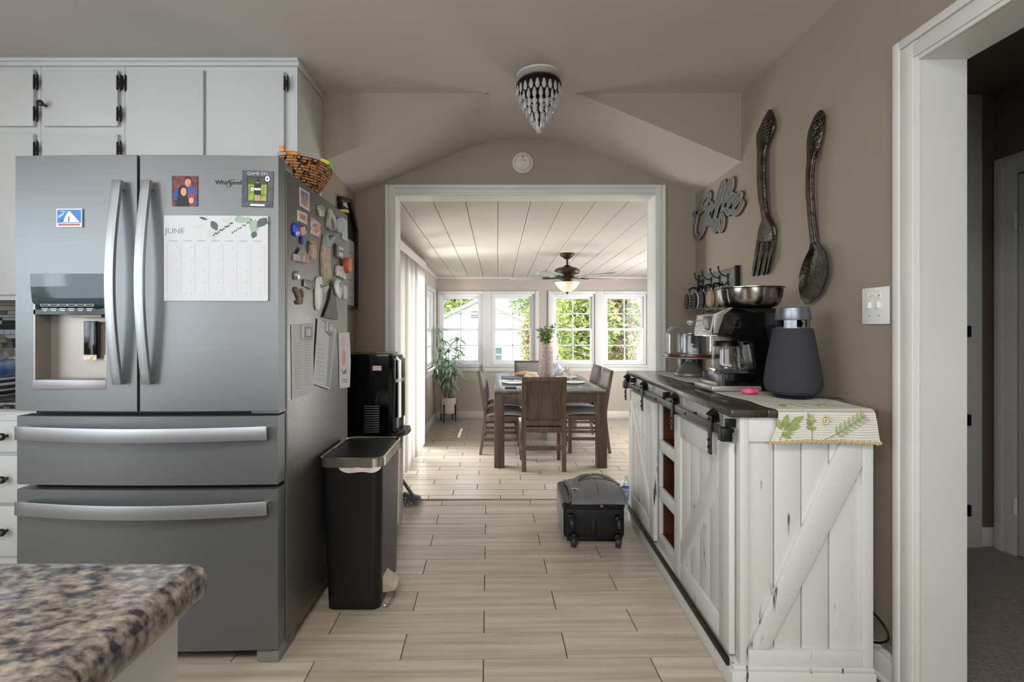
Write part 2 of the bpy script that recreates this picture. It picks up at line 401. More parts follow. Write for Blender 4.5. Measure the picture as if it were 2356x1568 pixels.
# hallway: far wall with tall built-in, side wall with a door
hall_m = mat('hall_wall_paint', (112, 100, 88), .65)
HX, HY = 2.67, 2.73
struct(MB().box(XR2, HX+.1, HY, HY+.1, 0, HC), 'wall_hall_far', hall_m)
struct(MB().box(HX, HX+.1, -.6, HY, 0, HC), 'wall_hall_side', hall_m)
struct(MB().box(XR2, HX+.1, -.7, -.6, 0, HC), 'wall_hall_near', hall_m)
struct(MB().box(XR2, HX+.1, -.7, HY+.1, HC, HC+.08), 'ceiling_hall', hall_m)
t3 = struct(MB().box(2.43, 2.592, HY-.018, HY, 0, HC).box(2.43, 2.578, HY-.026, HY-.018, .0, HC), 'trim_3', white, bevel=.003)
d1 = struct(MB().box(1.6, 2.505, HY-.030, HY-.012, .20, 2.36), 'door_1', white, bevel=.003)
for z in (1.154, .684, .203): MB().box(2.497, 2.515, HY-.040, HY-.026, z-.03, z+.03).build('hinge', black_iron, d1, bevel=.003)
struct(MB().box(2.592, HX-.016, HY-.014, HY, 0, .105).box(HX-.014, HX, 2.70, HY, 0, .105), 'baseboard_hall', white, bevel=.003)
t4 = struct(MB().box(HX-.016, HX, 2.60, 2.705, 0, 2.063).box(HX-.026, HX-.016, 2.66, 2.705, 0, 2.063).box(HX-.016, HX, 1.7, 2.60, 1.965, 2.063).box(HX-.026, HX-.016, 1.7, 2.66, 2.02, 2.063), 'trim_4', white, bevel=.003)
d2 = struct(MB().box(HX-.010, HX+.03, 1.78, 2.592, .012, 1.955), 'door_2', white, bevel=.004)
for z in (1.72, .26): MB().tube([(HX-.020, 2.597, z-.045), (HX-.020, 2.597, z+.045)], .009, 8).build('hinge', white_s, d2)

# ------------------------------------------------------------------ sunroom shell
def wx(x): return (x-1144)/148.6
def wz(y): return CAM_Z-(y-753)/148.6
WIN = [(wx(1009), wx(1110)), (wx(1130), wx(1229.5)), (wx(1270), wx(1369)), (wx(1389), wx(1488))]
wz0, wz1 = wz(839), wz(676)
fw = MB(); xs = [SX0-.1] + [v for a in WIN for v in a] + [SX1+.1]
for i in range(0, len(xs), 2): fw.box(xs[i], xs[i+1], SY1, SY1+.12, ZS, 2.1)
for a in WIN: fw.box(a[0], a[1], SY1, SY1+.12, ZS, wz0).box(a[0], a[1], SY1, SY1+.12, wz1, 2.1)
struct(fw, 'wall_sunroom_far', sun_wall)
LW = (6.74, 7.62); SD = (4.15, 6.12); SDT = 1.80
lw = MB().box(SX0-.12, SX0, YB2, SD[0], ZS, 2.1).box(SX0-.12, SX0, SD[1], LW[0], ZS, 2.1).box(SX0-.12, SX0, LW[1], SY1, ZS, 2.1)
lw.box(SX0-.12, SX0, SD[0], SD[1], SDT, 2.1).box(SX0-.12, SX0, LW[0], LW[1], ZS, wz0).box(SX0-.12, SX0, LW[0], LW[1], wz1, 2.1)
struct(lw, 'wall_sunroom_left', sun_wall)
rw = MB().box(SX1, SX1+.1, YB2, 4.05, ZS, 2.1).box(SX1, SX1+.1, 7.35, SY1, ZS, 2.1).box(SX1, SX1+.1, 4.05, 7.35, ZS, .58).box(SX1, SX1+.1, 4.05, 7.35, 1.72, 2.1)
struct(rw, 'wall_sunroom_right', sun_wall)
plank_m = mat('white_ceiling_planks', (192, 184, 176), .5, rand=.012, col2=(189, 181, 173), scale=(2, 2, 2))
cs = struct(MB().add([(SX0-.1, YB2, slope_z(YB2)+.03), (SX1+.1, YB2, slope_z(YB2)+.03), (SX1+.1, SY1+.1, slope_z(SY1+.1)+.03), (SX0-.1, SY1+.1, slope_z(SY1+.1)+.03),
                      (SX0-.1, YB2, 2.3), (SX1+.1, YB2, 2.3), (SX1+.1, SY1+.1, 2.3), (SX0-.1, SY1+.1, 2.3)], [(0, 3, 2, 1), (4, 5, 6, 7), (0, 1, 5, 4), (1, 2, 6, 5), (2, 3, 7, 6), (3, 0, 4, 7)]), 'ceiling_sunroom', mat('plank_gap', (120, 112, 104), .8))
P = .2248; pm = None
for k in range(-2, 16):
    xa = -.666+k*P; xb = xa+P-.004
    if xb < SX0 or xa > SX1: continue
    if pm is None:
        mb = MB(); h = (P-.004)/2
        vs = [(x, y, slope_z(y)+dz_) for dz_ in (0, .028) for y in (YB2+.002, SY1) for x in (-h, h)]
        mb.add(vs, [(0, 2, 3, 1), (4, 5, 7, 6), (0, 1, 5, 4), (2, 6, 7, 3), (0, 4, 6, 2), (1, 3, 7, 5)])
        pm = mb.mesh('plank', .004, 1, 30); pm.materials.append(plank_m)
    o = link('plank', pm, cs); o.location.x = (xa+xb)/2
# small crown strips
def strip_y(mb, x0, x1):
    mb.add([(x, y, slope_z(y)+d) for d in (-.03, 0) for y in (YB2+.02, SY1) for x in (x0, x1)], [(0, 2, 3, 1), (4, 5, 7, 6), (0, 1, 5, 4), (2, 6, 7, 3), (0, 4, 6, 2), (1, 3, 7, 5)]); return mb
mb = strip_y(MB(), SX0, SX0+.016); mb.box(SX0, SX1, SY1-.014, SY1, slope_z(SY1)-.022, slope_z(SY1)); struct(mb, 'trim_5', white)
struct(MB().box(SX0, SX0+.014, 6.25, SY1, ZS, ZS+.11), 'baseboard_sunroom_left', white, bevel=.003)
struct(MB().box(SX0+.014, SX1, SY1-.014, SY1, ZS, ZS+.11), 'baseboard_sunroom_far', white, bevel=.003)

# double-hung windows: frame, two sashes (each with its pane and bars)
def bars(mb, fr, u0, u1, v0, v1, t, w0, w1, tb=None, tt=None):
    tb = tb or t; tt = tt or t
    mb.plate(fr, rect(u0, u0+t, v0, v1), w0, w1).plate(fr, rect(u1-t, u1, v0, v1), w0, w1)
    mb.plate(fr, rect(u0+t, u1-t, v0, v0+tb), w0, w1).plate(fr, rect(u0+t, u1-t, v1-tt, v1), w0, w1); return mb
vinyl = mat('white_vinyl', (228, 228, 232), .4)
def window(name, fr, u0, u1, v0, v1):
    wn = struct(bars(MB(), fr, u0, u1, v0, v1, .036, -.10, -.015), name, vinyl, bevel=.002)
    a0, a1, b0, b1 = u0+.036, u1-.036, v0+.036, v1-.036; mid = (b0+b1)/2
    for nm, c0, c1, w0, w1 in (('upper_sash', mid-.02, b1, -.085, -.060), ('lower_sash', b0, mid+.02, -.055, -.028)):
        s_ = bars(MB(), fr, a0, a1, c0, c1, .036, w0, w1).build(nm, vinyl, wn, bevel=.002)
        wm = (w0+w1)/2
        MB().plate(fr, rect(a0+.03, a1-.03, c0+.03, c1-.03), wm-.002, wm+.002).build('pane', pane, s_)
        um = (a0+a1)/2; vm = (c0+c1)/2
        MB().plate(fr, rect(um-.008, um+.008, c0+.03, c1-.03), wm-.006, wm+.008).plate(fr, rect(a0+.03, a1-.03, vm-.008, vm+.008), wm-.006, wm+.008).build('muntin', vinyl, s_)
    MB().plate(fr, rect((u0+u1)/2-.03, (u0+u1)/2+.03, mid+.002, mid+.02), -.034, -.012).build('latch', vinyl, wn, bevel=.002)
    return wn
F_far = lambda u, v, w_: (u, SY1-w_, v)
for i, a in enumerate(WIN): window('window_%d' % (i+1), F_far, a[0], a[1], wz0, wz1)
F_left = lambda u, v, w_: (SX0+w_, u, v)
window('window_5', F_left, LW[0], LW[1], wz0, wz1)
# casings of the two window pairs, sills and aprons
def wcasing(name, fr, U, a, b, t=.045):
    mb = MB(); z0, z1 = wz(845), wz(669.5)
    segs = [a] + [v for u in U for v in u] + [b]
    for i in range(0, len(segs), 2): mb.plate(fr, rect(segs[i], segs[i+1], wz0, z1), 0, .016)
    mb.plate(fr, rect(segs[0], segs[1]-.012, wz0, z1), .016, .024).plate(fr, rect(segs[-2]+.012, segs[-1], wz0, z1), .016, .024)
    for u in U: mb.plate(fr, rect(u[0], u[1], wz1, z1), 0, .016).plate(fr, rect(u[0], u[1], wz1+.02, z1), .016, .023)
    tr = struct(mb, name, white, bevel=.0025)
    MB().plate(fr, rect(a-.01, b+.01, wz0-.028, wz0), -.02, .045).build('sill', white, tr, bevel=.003)
    MB().plate(fr, rect(a, b, wz0-.10, wz0-.028), 0, .016).build('apron', white, tr, bevel=.003)
wcasing('trim_6', F_far, WIN[:2], SX0+.03, wx(1239)); wcasing('trim_7', F_far, WIN[2:], wx(1261), wx(1500)); wcasing('trim_8', F_left, [LW], LW[0]-.09, LW[1]+.09)
# sliding glass door with casing
sd = struct(bars(MB(), F_left, SD[0], SD[1], ZS, SDT, .05, -.10, -.01), 'door_3', vinyl, bevel=.002)
mid = (SD[0]+SD[1])/2
for a, b, w0 in ((SD[0]+.05, mid+.03, -.085), (mid-.03, SD[1]-.05, -.05)):
    p_ = bars(MB(), F_left, a, b, ZS+.05, SDT-.05, .06, w0, w0+.03).build('door_panel', vinyl, sd)
    MB().plate(F_left, rect(a+.05, b-.05, ZS+.10, SDT-.10), w0+.012, w0+.017).build('pane', pane, p_)
struct(MB().plate(F_left, rect(SD[1], SD[1]+.085, ZS, SDT+.09), 0, .02).plate(F_left, rect(SD[0]-.085, SD[0], ZS, SDT+.09), 0, .02).plate(F_left, rect(SD[0], SD[1], SDT, SDT+.09), 0, .02), 'trim_9', white, bevel=.003)
# wall plate low on the far wall behind the plant
ol = one(MB().box(-.70, -.628, SY1-.008, SY1, .30, .42), 'wall_outlet', 'white outlet plate low on the far sunroom wall behind the plant', 'outlet', white_s, bevel=.003)

# ------------------------------------------------------------------ outdoors
lawn = mat('lawn', (150, 154, 128), .9, col2=(164, 166, 142), scale=(3, 3, 3))
struct(MB().box(-30, 30, 8.1, 60, -1.05, -1.0).box(-30, -1.15, -5, 8.1, -1.05, -1.0), 'ground_yard', lawn)
GY = 20.0
siding = mat('white_siding', (236, 236, 232), .6)
roofm = mat('grey_shingle_roof', (150, 150, 152), .8)
gar = thing('garage', 'white clapboard outbuilding with a low gable seen through the sunroom windows', 'building', (-.67, GY+3, -1.0))
def gx(x): return (x-1144)/58.4
def gz(y): return CAM_Z-(y-753)/58.4
gx0, gx1, gap, gze = -2.52, 1.18, gz(692), 1.33
gc = (gx0+gx1)/2
Fg = lambda u, v, w_: (u, GY-w_, v)
MB().plate(Fg, [(gx0, -1), (gx1, -1), (gx1, gze), (gc, gap), (gx0, gze)], -6, 0).build('wall', siding, gar)
z = -1.0
while z < gap-.15:
    t = max(0, (z+.19-gze)/(gap-gze)); a = gx0+(gc-gx0)*t+.0; b = gx1-(gx1-gc)*t
    MB().add([(a, GY-.03, z), (b, GY-.03, z), (b, GY-.008, z+.19), (a, GY-.008, z+.19), (a, GY, z), (b, GY, z), (b, GY, z+.19), (a, GY, z+.19)],
             [(0, 1, 2, 3), (4, 7, 6, 5), (0, 4, 5, 1), (2, 6, 7, 3), (0, 3, 7, 4), (1, 5, 6, 2)]).build('siding_board', siding, gar, smooth=None)
    z += .195
sl = (gap-gze)/(gc-gx0)
for s_ in (-1, 1):
    e = gx0 if s_ < 0 else gx1
    rf = MB().add([(gc, GY-.25, gap+.02), (e+s_*.3, GY-.25, gze-.3*sl+.02), (e+s_*.3, GY+6.2, gze-.3*sl+.02), (gc, GY+6.2, gap+.02),
                   (gc, GY-.25, gap+.14), (e+s_*.3, GY-.25, gze-.3*sl+.14), (e+s_*.3, GY+6.2, gze-.3*sl+.14), (gc, GY+6.2, gap+.14)],
                  [(0, 1, 2, 3), (4, 7, 6, 5), (0, 4, 5, 1), (1, 5, 6, 2), (2, 6, 7, 3), (3, 7, 4, 0)]).build('roof', roofm, gar)
    MB().add([(gc, GY-.28, gap+.0), (e+s_*.3, GY-.28, gze-.3*sl), (e+s_*.3, GY-.28, gze-.3*sl+.14), (gc, GY-.28, gap+.14), (gc, GY-.25, gap+.0), (e+s_*.3, GY-.25, gze-.3*sl), (e+s_*.3, GY-.25, gze-.3*sl+.14), (gc, GY-.25, gap+.14)],
             [(0, 1, 2, 3), (4, 7, 6, 5), (0, 4, 5, 1), (1, 5, 6, 2), (2, 6, 7, 3), (3, 7, 4, 0)]).build('fascia', white_s, rf)
vt = MB().box(gx(1084), gx(1101), GY-.05, GY-.03, gz(731), gz(716)).build('gable_vent', flat('#6f7378'), gar)
for k in range(3): MB().box(gx(1085), gx(1100), GY-.075, GY-.05, gz(729-k*4.4), gz(727-k*4.4)).build('slat', flat('#c9ccd0'), vt)
gw = bars(MB(), Fg, gx(1135), gx(1159), gz(836), gz(795), .08, .0, .06).build('window', white_s, gar)
MB().box(gx(1135)+.06, gx(1159)-.06, GY-.03, GY-.025, gz(836)+.06, gz(795)-.06).build('pane', mat('far_pane', (120, 140, 148), .1), gw)
MB().box(gx(1135)+.06, gx(1159)-.06, GY-.05, GY-.03, gz(817), gz(814)).build('rail', white_s, gw)
# corner of another white house at the far right
hs = thing('house', 'white clapboard house corner close behind the shrubs in the rightmost window', 'building', (4.6, 13.5, -1.0))
MB().box(3.62, 6.5, 12.5, 16, -1.0, 3.6).build('wall', siding, hs)
MB().box(3.42, 3.62, 12.48, 12.7, -1.0, 3.6).build('corner_board', white_s, hs)
for k in range(23): MB().add([(3.62, 12.47, -1+k*.2), (6.5, 12.47, -1+k*.2), (6.5, 12.495, -.81+k*.2), (3.62, 12.495, -.81+k*.2), (3.62, 12.5, -1+k*.2), (6.5, 12.5, -1+k*.2), (6.5, 12.5, -.81+k*.2), (3.62, 12.5, -.81+k*.2)], [(0, 1, 2, 3), (4, 7, 6, 5), (0, 4, 5, 1), (2, 6, 7, 3), (0, 3, 7, 4), (1, 5, 6, 2)]).build('siding_board', siding, hs, smooth=None)
MB().box(3.3, 6.7, 12.3, 16.2, 3.6, 3.75).build('roof', roofm, hs)
# unseen sunroom eave, shaped to block all but a low strip of sun
struct(MB().box(SX0-1.05, SX0-.12, YB2, 6.45, 2.03, 2.13).box(SX0-.62, SX0-.12, 6.45, SY1+.5, 2.03, 2.13).box(SX0-.62, SX1+.3, SY1+.12, SY1+.5, 2.03, 2.13), 'sun_block_eave', white_s)
# trees and shrubs: trunk, branches, leaves
leaf_ms = [mat('leaf_green', (150, 172, 98), .6, col2=(206, 208, 138), scale=(2.5, 2.5, 2.5)), mat('leaf_blush', (164, 180, 110), .6, col2=(214, 182, 152), scale=(3.5, 3.5, 3.5), lo=.42, hi=.62), mat('leaf_dark', (118, 148, 86), .6, col2=(184, 198, 122), scale=(2, 2, 2))]
bark = mat('bark', (110, 92, 76), .9)
def tree(name, label, c, rx, ry, rz_, n, lm, size, ground=-1.0, grp=None):
    t = thing(name, label, 'tree' if name == 'tree' else 'shrub', (c[0], c[1], ground), 0, grp)
    rng = random.Random(int(c[0]*100+c[1]*7)); mb = MB()
    for _ in range(n):
        while True:
            p = Vector((rng.uniform(-1, 1), rng.uniform(-1, 1), rng.uniform(-1, 1)))
            if .15 < p.length < 1: break
        p = Vector((p.x*rx*(1+.2*sin(p.z*9)), p.y*ry, p.z*rz_))+Vector(c)
        a = Vector((rng.gauss(0, 1), rng.gauss(0, 1), rng.gauss(0, .7))).normalized(); b = a.orthogonal().normalized(); s_ = size*rng.uniform(.6, 1.3)
        q = Matrix.Rotation(rng.uniform(0, 6.3), 3, a) @ b
        mb.add([p-a*s_, p+q*s_*.42, p+a*s_, p-q*s_*.42], [(0, 1, 2, 3)])
    mb.build('foliage', lm, t, smooth=None)
    tr = MB().tube([(c[0], c[1], ground), (c[0]+.05, c[1], c[2]-rz_*.3), (c[0]-.05, c[1], c[2]+rz_*.5)], [.07+.04*rz_, .06+.03*rz_, .03], 7).build('trunk', bark, t)
    for k in range(5):
        a = k*1.3; MB().tube([(c[0], c[1], c[2]-rz_*.4), (c[0]+rx*.6*cos(a), c[1]+ry*.6*sin(a), c[2]+rz_*.4)], [.05, .015], 6).build('branch', bark, tr)
tree('tree', 'large pale green tree rising behind the roof of the white outbuilding', (-2.6, 30, 3.6), 2.4, 2.0, 2.2, 4200, leaf_ms[0], .16)
tree('tree', 'darker green tree behind the outbuilding, beside the second sunroom window', (2.9, 30.5, 3.9), 2.2, 2.0, 2.9, 4200, leaf_ms[2], .16)
tree('shrub', 'slim shrub with blush new leaves overlapping the outbuilding wall', (.98, 15.5, .85), .30, .5, 1.0, 900, leaf_ms[1], .07)
tree('shrub', 'tall yellow-green shrub filling the third window', (1.88, 11.0, .9), .66, .6, 2.3, 8000, leaf_ms[0], .066)
tree('shrub', 'dense blush and green shrub filling the rightmost window', (2.84, 11.7, .9), .44, .5, 2.4, 8000, leaf_ms[1], .066)
tree('tree', 'broad green tree behind the two tall shrubs, closing the view', (3.9, 19.2, 1.2), 2.1, 1.6, 3.0, 4200, leaf_ms[2], .12)
tree('shrub', 'green shrub outside the side window beside the potted plant', (-3.6, 8.2, .6), 1.0, 1.6, 1.5, 2600, leaf_ms[2], .09)
# ------------------------------------------------------------------ wall cabinets above and beside the fridge
CY = 2.354
def hinge(mb, x, z):
    pr = [(-.012, -.034), (-.005, -.030), (-.003, -.012), (.003, -.012), (.004, -.042), (.011, -.030), (.011, .030), (.004, .042), (.003, .014), (-.003, .014), (-.005, .034), (-.012, .030)]
    return mb.plate(lambda u, v, w_: (x+u, CY-.019-w_, z+v), pr, 0, .004)
def wall_cab(label, x0, x1, z0, doors):
    t = thing('wall_cabinet', label, 'cabinet', ((x0+x1)/2, (CY+D1)/2, z0), 0, 'white wall cabinets')
    MB().box(x0+.001, x1-.001, CY, D1-.003, z0, HC-.002).build('body', cab_white, t)
    for (a, b, c, d, hx, hz, kn) in doors:
        dr = MB().box(a, b, CY-.019, CY, c, d).build('door', cab_white, t, bevel=.003)
        for z in hz: hinge(MB(), hx, z).build('hinge', black_iron, dr)
        if kn:
            MB().lathe([(0, 0), (.006, 0), (.006, .02), (.011, .024), (.015, .031), (.013, .038), (0, .041)], (kn[0], CY-.019, kn[1]), 14, mt=Matrix.Rotation(pi/2, 4, 'X')).build('knob', mat('pewter', (98, 92, 84), .35, metal=1, col2=(60, 55, 50), scale=(260, 260, 260)), dr)
    return t
cx_ = lambda x: (x-1144)*CY/FPX
cz_ = lambda y: CAM_Z-(y-753)*CY/FPX
wall_cab('white wall cabinet at the edge of the picture, left of the one with a knob', -2.62, -2.115, 1.302, [(-2.60, cx_(85), cz_(293), cz_(163), cx_(92), (cz_(193), cz_(265)), None), (-2.60, cx_(85), 1.325, cz_(310), cx_(92), (cz_(346), 1.40), None)])
wall_cab('white wall cabinet with stacked doors and one small round knob', -2.115, -1.727, 1.302, [(cx_(105), cx_(277), cz_(293), cz_(165), cx_(282), (cz_(194), cz_(266)), (cx_(115), cz_(248))), (cx_(105), cx_(277), 1.325, cz_(311), cx_(282), (cz_(346), 1.40), None)])
wall_cab('wide white wall cabinet with two tall doors above the fridge', -1.727, XL-.001, 1.83, [(cx_(297), cx_(473), 1.85, cz_(164), cx_(293), (cz_(195), 1.93), None), (cx_(480), cx_(657), 1.85, cz_(168), cx_(663), (cz_(196), 1.93), None)])
struct(MB().box(-2.62, XL+.004, CY-.014, CY+.004, HC-.034, HC).box(-2.62, XL+.008, CY-.022, CY-.014, HC-.016, HC).box(XL, XL+.010, CY-.014, D1, HC-.034, HC), 'trim_10', cab_white, bevel=.002)

# base cabinet with drawers, countertop and backsplash beside the fridge
bc = thing('base_cabinet', 'white base cabinet with three drawers squeezed beside the fridge', 'cabinet', (-2.0, 2.38, 0))
BY = 2.08
MB().box(-2.26, -1.70, BY, D1-.004, .10, .845).box(-2.26, -1.70, BY+.07, D1-.004, 0, .10).build('body', cab_white, bc)
for z0, z1 in ((.668, .795), (.462, .655), (.245, .45)):
    d_ = MB().box(-2.24, -1.735, BY-.019, BY, z0, z1).build('drawer', cab_white, bc, bevel=.004)
    MB().lathe([(0, 0), (.006, 0), (.006, .012), (.014, .018), (.016, .026), (.012, .033), (0, .036)], (-1.989, BY-.019, (z0+z1)/2+.005), 14, mt=Matrix.Rotation(pi/2, 4, 'X')).build('knob', MATS['pewter'], d_)
granite_d = mat('dark_granite', (38, 36, 36), .12, col2=(120, 112, 104), scale=(60, 60, 60), lo=.5, hi=.7)
one(MB().box(-2.62, -1.70, 2.045, D1-.004, .846, .873), 'countertop', 'dark speckled stone countertop on the base cabinet beside the fridge', 'countertop', granite_d, bevel=.006)
bs_cols = ['#8d9496', '#c7bda8', '#5d676a', '#a8aca8', '#2f3436', '#9fb0b6', '#b9ae98', '#76817f']
bs = struct(MB().box(-2.90, -2.38, D1-.006, D1, .873, 1.30), 'wall_backsplash', grout)
rg = random.Random(3); z = .878
while z < 1.295:
    h = rg.choice((.012, .018, .024)); x = -2.89-rg.uniform(0, .05)
    while x < -2.40:
        l = rg.choice((.07, .10, .14))
        MB().box(max(x, -2.9), min(x+l, -2.385), D1-.013, D1-.006, z, z+h).build('tile', flat(rg.choice(bs_cols), .2), bs, smooth=None)
        x += l+.003
    z += h+.003
# things piled on that counter
grpm = 'magazines piled on the counter'
z = .8735
for i, (c, hh) in enumerate((('#b9c4cb', .010), ('#2b2d33', .012), ('#cfd2cc', .009), ('#3f4850', .014), ('#d7d9d6', .010), ('#30343c', .012), ('#c9cfd4', .009))):
    dx = rg.uniform(-.012, .012)
    one(MB().box(-2.40+dx, -2.175+dx, 2.16, 2.44, z, z+hh), 'magazine', ['pale blue magazine at the very bottom of the pile on the counter', 'black magazine second from the bottom of the counter pile', 'off-white magazine third from the bottom of the counter pile', 'thick slate magazine in the middle of the counter pile', 'whitish magazine just above the thick slate one', 'black magazine second from the top of the counter pile', 'pale grey magazine on top of the pile, under the packet'][i], 'magazine', flat(c, .4), grpm, bevel=.001); z += hh+.0004
def pouch(c, rx, ry, rz_, seed):
    r_ = random.Random(seed); ph = [r_.uniform(0, 6) for _ in range(6)]
    return MB().lathe([(0, 0), (.6, .0), (.95, .12), (1, .4), (.8, .7), (.45, .88), (.25, 1.0), (.35, 1.12), (0, 1.1)], c, 22, mt=Matrix.Diagonal((rx, ry, rz_, 1)), fn=lambda a, zz: 1+.10*sin(3*a+ph[0]+zz*4)+.06*sin(7*a+ph[1]+9*zz))
one(MB().box(-2.40, -2.185, 2.17, 2.40, z, z+.075), 'snack_packet', 'blue and white packet lying on the pile of magazines', 'packet', mat('blue_packet', (196, 214, 228), .3, col2=(70, 120, 178), scale=(11, 11, 11)), bevel=.03, seg=3); z += .0755
one(pouch((-2.29, 2.28, z), .095, .09, .13, 4), 'plastic_bag', 'crumpled clear plastic bag on top of the packet by the backsplash', 'bag', glass_mat('crumpled_plastic', (.80, .82, .82), .22, .15, 1.4))

# ------------------------------------------------------------------ refrigerator
FX0, FX1, FYD, FYF, FYB, FXC = -1.675, -.761, 1.765, 1.825, 2.584, -1.218
def yf(x): return FYD-.014*(1-((x-FXC)/.457)**2)
fr_ = thing('refrigerator', 'stainless steel french-door refrigerator with two bottom drawers', 'refrigerator', (FXC, 2.2, 0))
MB().box(FX0+.004, FX1, FYF+.012, FYB, .03, 1.745).build('body', steel_side, fr_, bevel=.006)
MB().box(FX0+.02, FX1-.012, FYF, FYF+.013, .05, 1.74).build('gasket', black, fr_)
def panel(x0, x1, z0, z1, n=10):
    mb = MB(); sec = [(yf(x0+(x1-x0)*i/n), x0+(x1-x0)*i/n) for i in range(n+1)]
    poly = [(x, y) for (y, x) in sec] + [(x1, FYF-.002), (x0, FYF-.002)]
    k = len(poly); b = len(mb.v)
    for zz in (z0, z1):
        for (x, y) in poly: mb.v.append((x, y, zz))
    mb.f.append(tuple(range(k))[::-1]); mb.f.append(tuple(k+i for i in range(k)))
    for i in range(k): j = (i+1) % k; mb.f.append((i, j, k+j, k+i))
    return mb
DX = lambda x: (x-1144)*1.757/FPX
DZ = lambda y: CAM_Z-(y-753)*1.757/FPX
# left door with dispenser opening
hx0, hx1, hz0, hz1 = DX(77), DX(247), DZ(895), DZ(630)
zl0, zl1 = DZ(945), DZ(357)
xm0, xm1 = DX(318), DX(325)
ld = panel(FX0, hx0, zl0, zl1, 3)
for q in (panel(hx1, xm0, zl0, zl1, 4), panel(hx0, hx1, hz1, zl1, 6), panel(hx0, hx1, zl0, hz0, 6)): ld.add(q.v, q.f)
ldo = ld.build('door', steel, fr_, smooth=30)
taupe = mat('dispenser_cavity', (150, 143, 136), .35, metal=.4)
MB().box(hx0, hx1, FYF-.006, FYF-.001, hz0, hz1).box(hx0, hx0+.006, 1.757, FYF-.004, hz0, hz1).box(hx1-.006, hx1, 1.757, FYF-.004, hz0, hz1).build('dispenser_cavity', taupe, ldo)
MB().box(hx0, hx1, 1.750, FYF-.004, hz0, hz0+.034).build('drip_tray', mat('tray_grey', (150, 148, 150), .35, metal=.3), ldo, bevel=.004)
pz = DZ(720)
cp = MB().grid(lambda i, j: (hx0+(hx1-hx0)*i/8, 1.744+.016*(j/10)**2+(.05*(max(0, j-7)/3)**2), hz1-(hz1-pz)*j/10), 9, 11)
cp.box(hx0, hx1, 1.775, FYF-.003, pz, hz1)
cpo = cp.build('control_panel', mat('teal_black_glass', (52, 70, 74), .06, spec=.8), ldo)
MB().box(hx0, hx1, 1.757, 1.80, pz-.004, pz+.012).build('panel_lip', black_gloss, cpo)
for i in range(6):
    xx = hx0+.026+i*.031
    bars(MB(), lambda u, v, w_: (u, 1.7555-w_, v), xx, xx+.029, pz+.024, pz+.031, .0012, 0, .0006).build('button_outline', flat('#cfd8d8', .4), cpo)
    MB().box(xx+.003, xx+.025, 1.7552, 1.7562, pz+.014, pz+.017).box(xx+.006, xx+.022, 1.7555, 1.7565, pz+.008, pz+.011).build('lettering', flat('#b9c4c4', .4), cpo)
for x in (189, 240):
    pd = MB().box(DX(x)-.022, DX(x)+.022, 1.790, 1.806, DZ(826), DZ(738)).build('paddle', black_gloss, ldo, bevel=.002)
    MB().box(DX(x)-.024, DX(x)+.024, 1.7885, 1.792, DZ(829), DZ(817)).build('paddle_label', mat('copper_label', (176, 128, 92), .4, col2=(240, 220, 200), scale=(150, 150, 150)), pd)
MB().box(DX(150), DX(225), 1.772, 1.80, DZ(730), DZ(722)).build('nozzle', mat('nozzle_beige', (150, 146, 128), .4), ldo, bevel=.003)
rdo = panel(xm1, FX1, zl0, zl1, 12).build('door', steel, fr_, smooth=30)
mdo = panel(FX0+.006, FX1-.002, DZ(1115), DZ(957), 20).build('drawer', steel, fr_, smooth=30)
bdo = panel(FX0+.006, FX1-.002, DZ(1496), DZ(1126), 20).build('drawer', steel, fr_, smooth=30)
# bowed bar handles
def vhandle(par, xa):
    z0, z1 = DZ(882), DZ(419); n = 18; y0 = yf(xa)
    pts = [(xa, y0-.020-.036*sin(pi*i/n), z0+(z1-z0)*i/n) for i in range(n+1)]
    MB().tube(pts, None, sq=(.030, .014, (1, 0, 0))).build('handle', steel_h, par, bevel=.003, smooth=50) if False else None
    mb = MB(); s_ = [(-.0155, -.006), (.0155, -.006), (.0155, .008), (-.0155, .008)]
    mb.grid(lambda i, j: (pts[i][0]+s_[j][0], pts[i][1]+s_[j][1], pts[i][2]), n+1, 4, closev=True)
    mb.f.append((0, 1, 2, 3)); mb.f.append(tuple(n*4+k for k in (3, 2, 1, 0)))
    for z in (z0+.015, z1-.015): mb.box(xa-.012, xa+.012, y0-.022, y0+.006, z-.015, z+.012)
    mb.build('handle', steel_h, par, bevel=.002, smooth=50)
vhandle(ldo, DX(283)); vhandle(rdo, DX(349))
def hhandle(par, zc):
    x0, x1 = DX(47), DX(620); n = 24
    def y_(x): return yf(x)-.024-.034*sin(pi*(x-x0)/(x1-x0))
    mb = MB(); s_ = [(-.006, -.024), (-.006, .024), (.008, .020), (.008, -.020)]
    mb.grid(lambda i, j: (x0+(x1-x0)*i/n, y_(x0+(x1-x0)*i/n)+s_[j][0], zc+s_[j][1]), n+1, 4, closev=True)
    mb.f.append((0, 1, 2, 3)); mb.f.append(tuple(n*4+k for k in (3, 2, 1, 0)))
    for x in (x0+.012, x1-.012): mb.box(x-.012, x+.012, yf(x)-.026, yf(x)+.006, zc-.018, zc+.018)
    mb.build('handle', steel_h, par, bevel=.002, smooth=50)
hhandle(mdo, DZ(993)); hhandle(bdo, DZ(1164))
MB().box(FX1-.17, FX1-.006, FYF-.03, FYF+.08, 1.745, 1.772).build('hinge_cover', mat('hinge_grey', (120, 122, 122), .4), fr_, bevel=.005)
MB().box(FX1-.10, FX1-.004, FYF-.045, FYF+.02, DZ(953), DZ(946)).build('hinge', steel_side, fr_)
MB().box(FX0+.01, FX1-.09, FYF-.02, FYF+.05, .02, .062).build('kick_grille', black, fr_)
MB().box(FX1-.085, FX1-.004, FYF-.045, FYF+.10, .0, .055).build('foot', mat('foot_grey', (128, 130, 130), .4), fr_, bevel=.008)
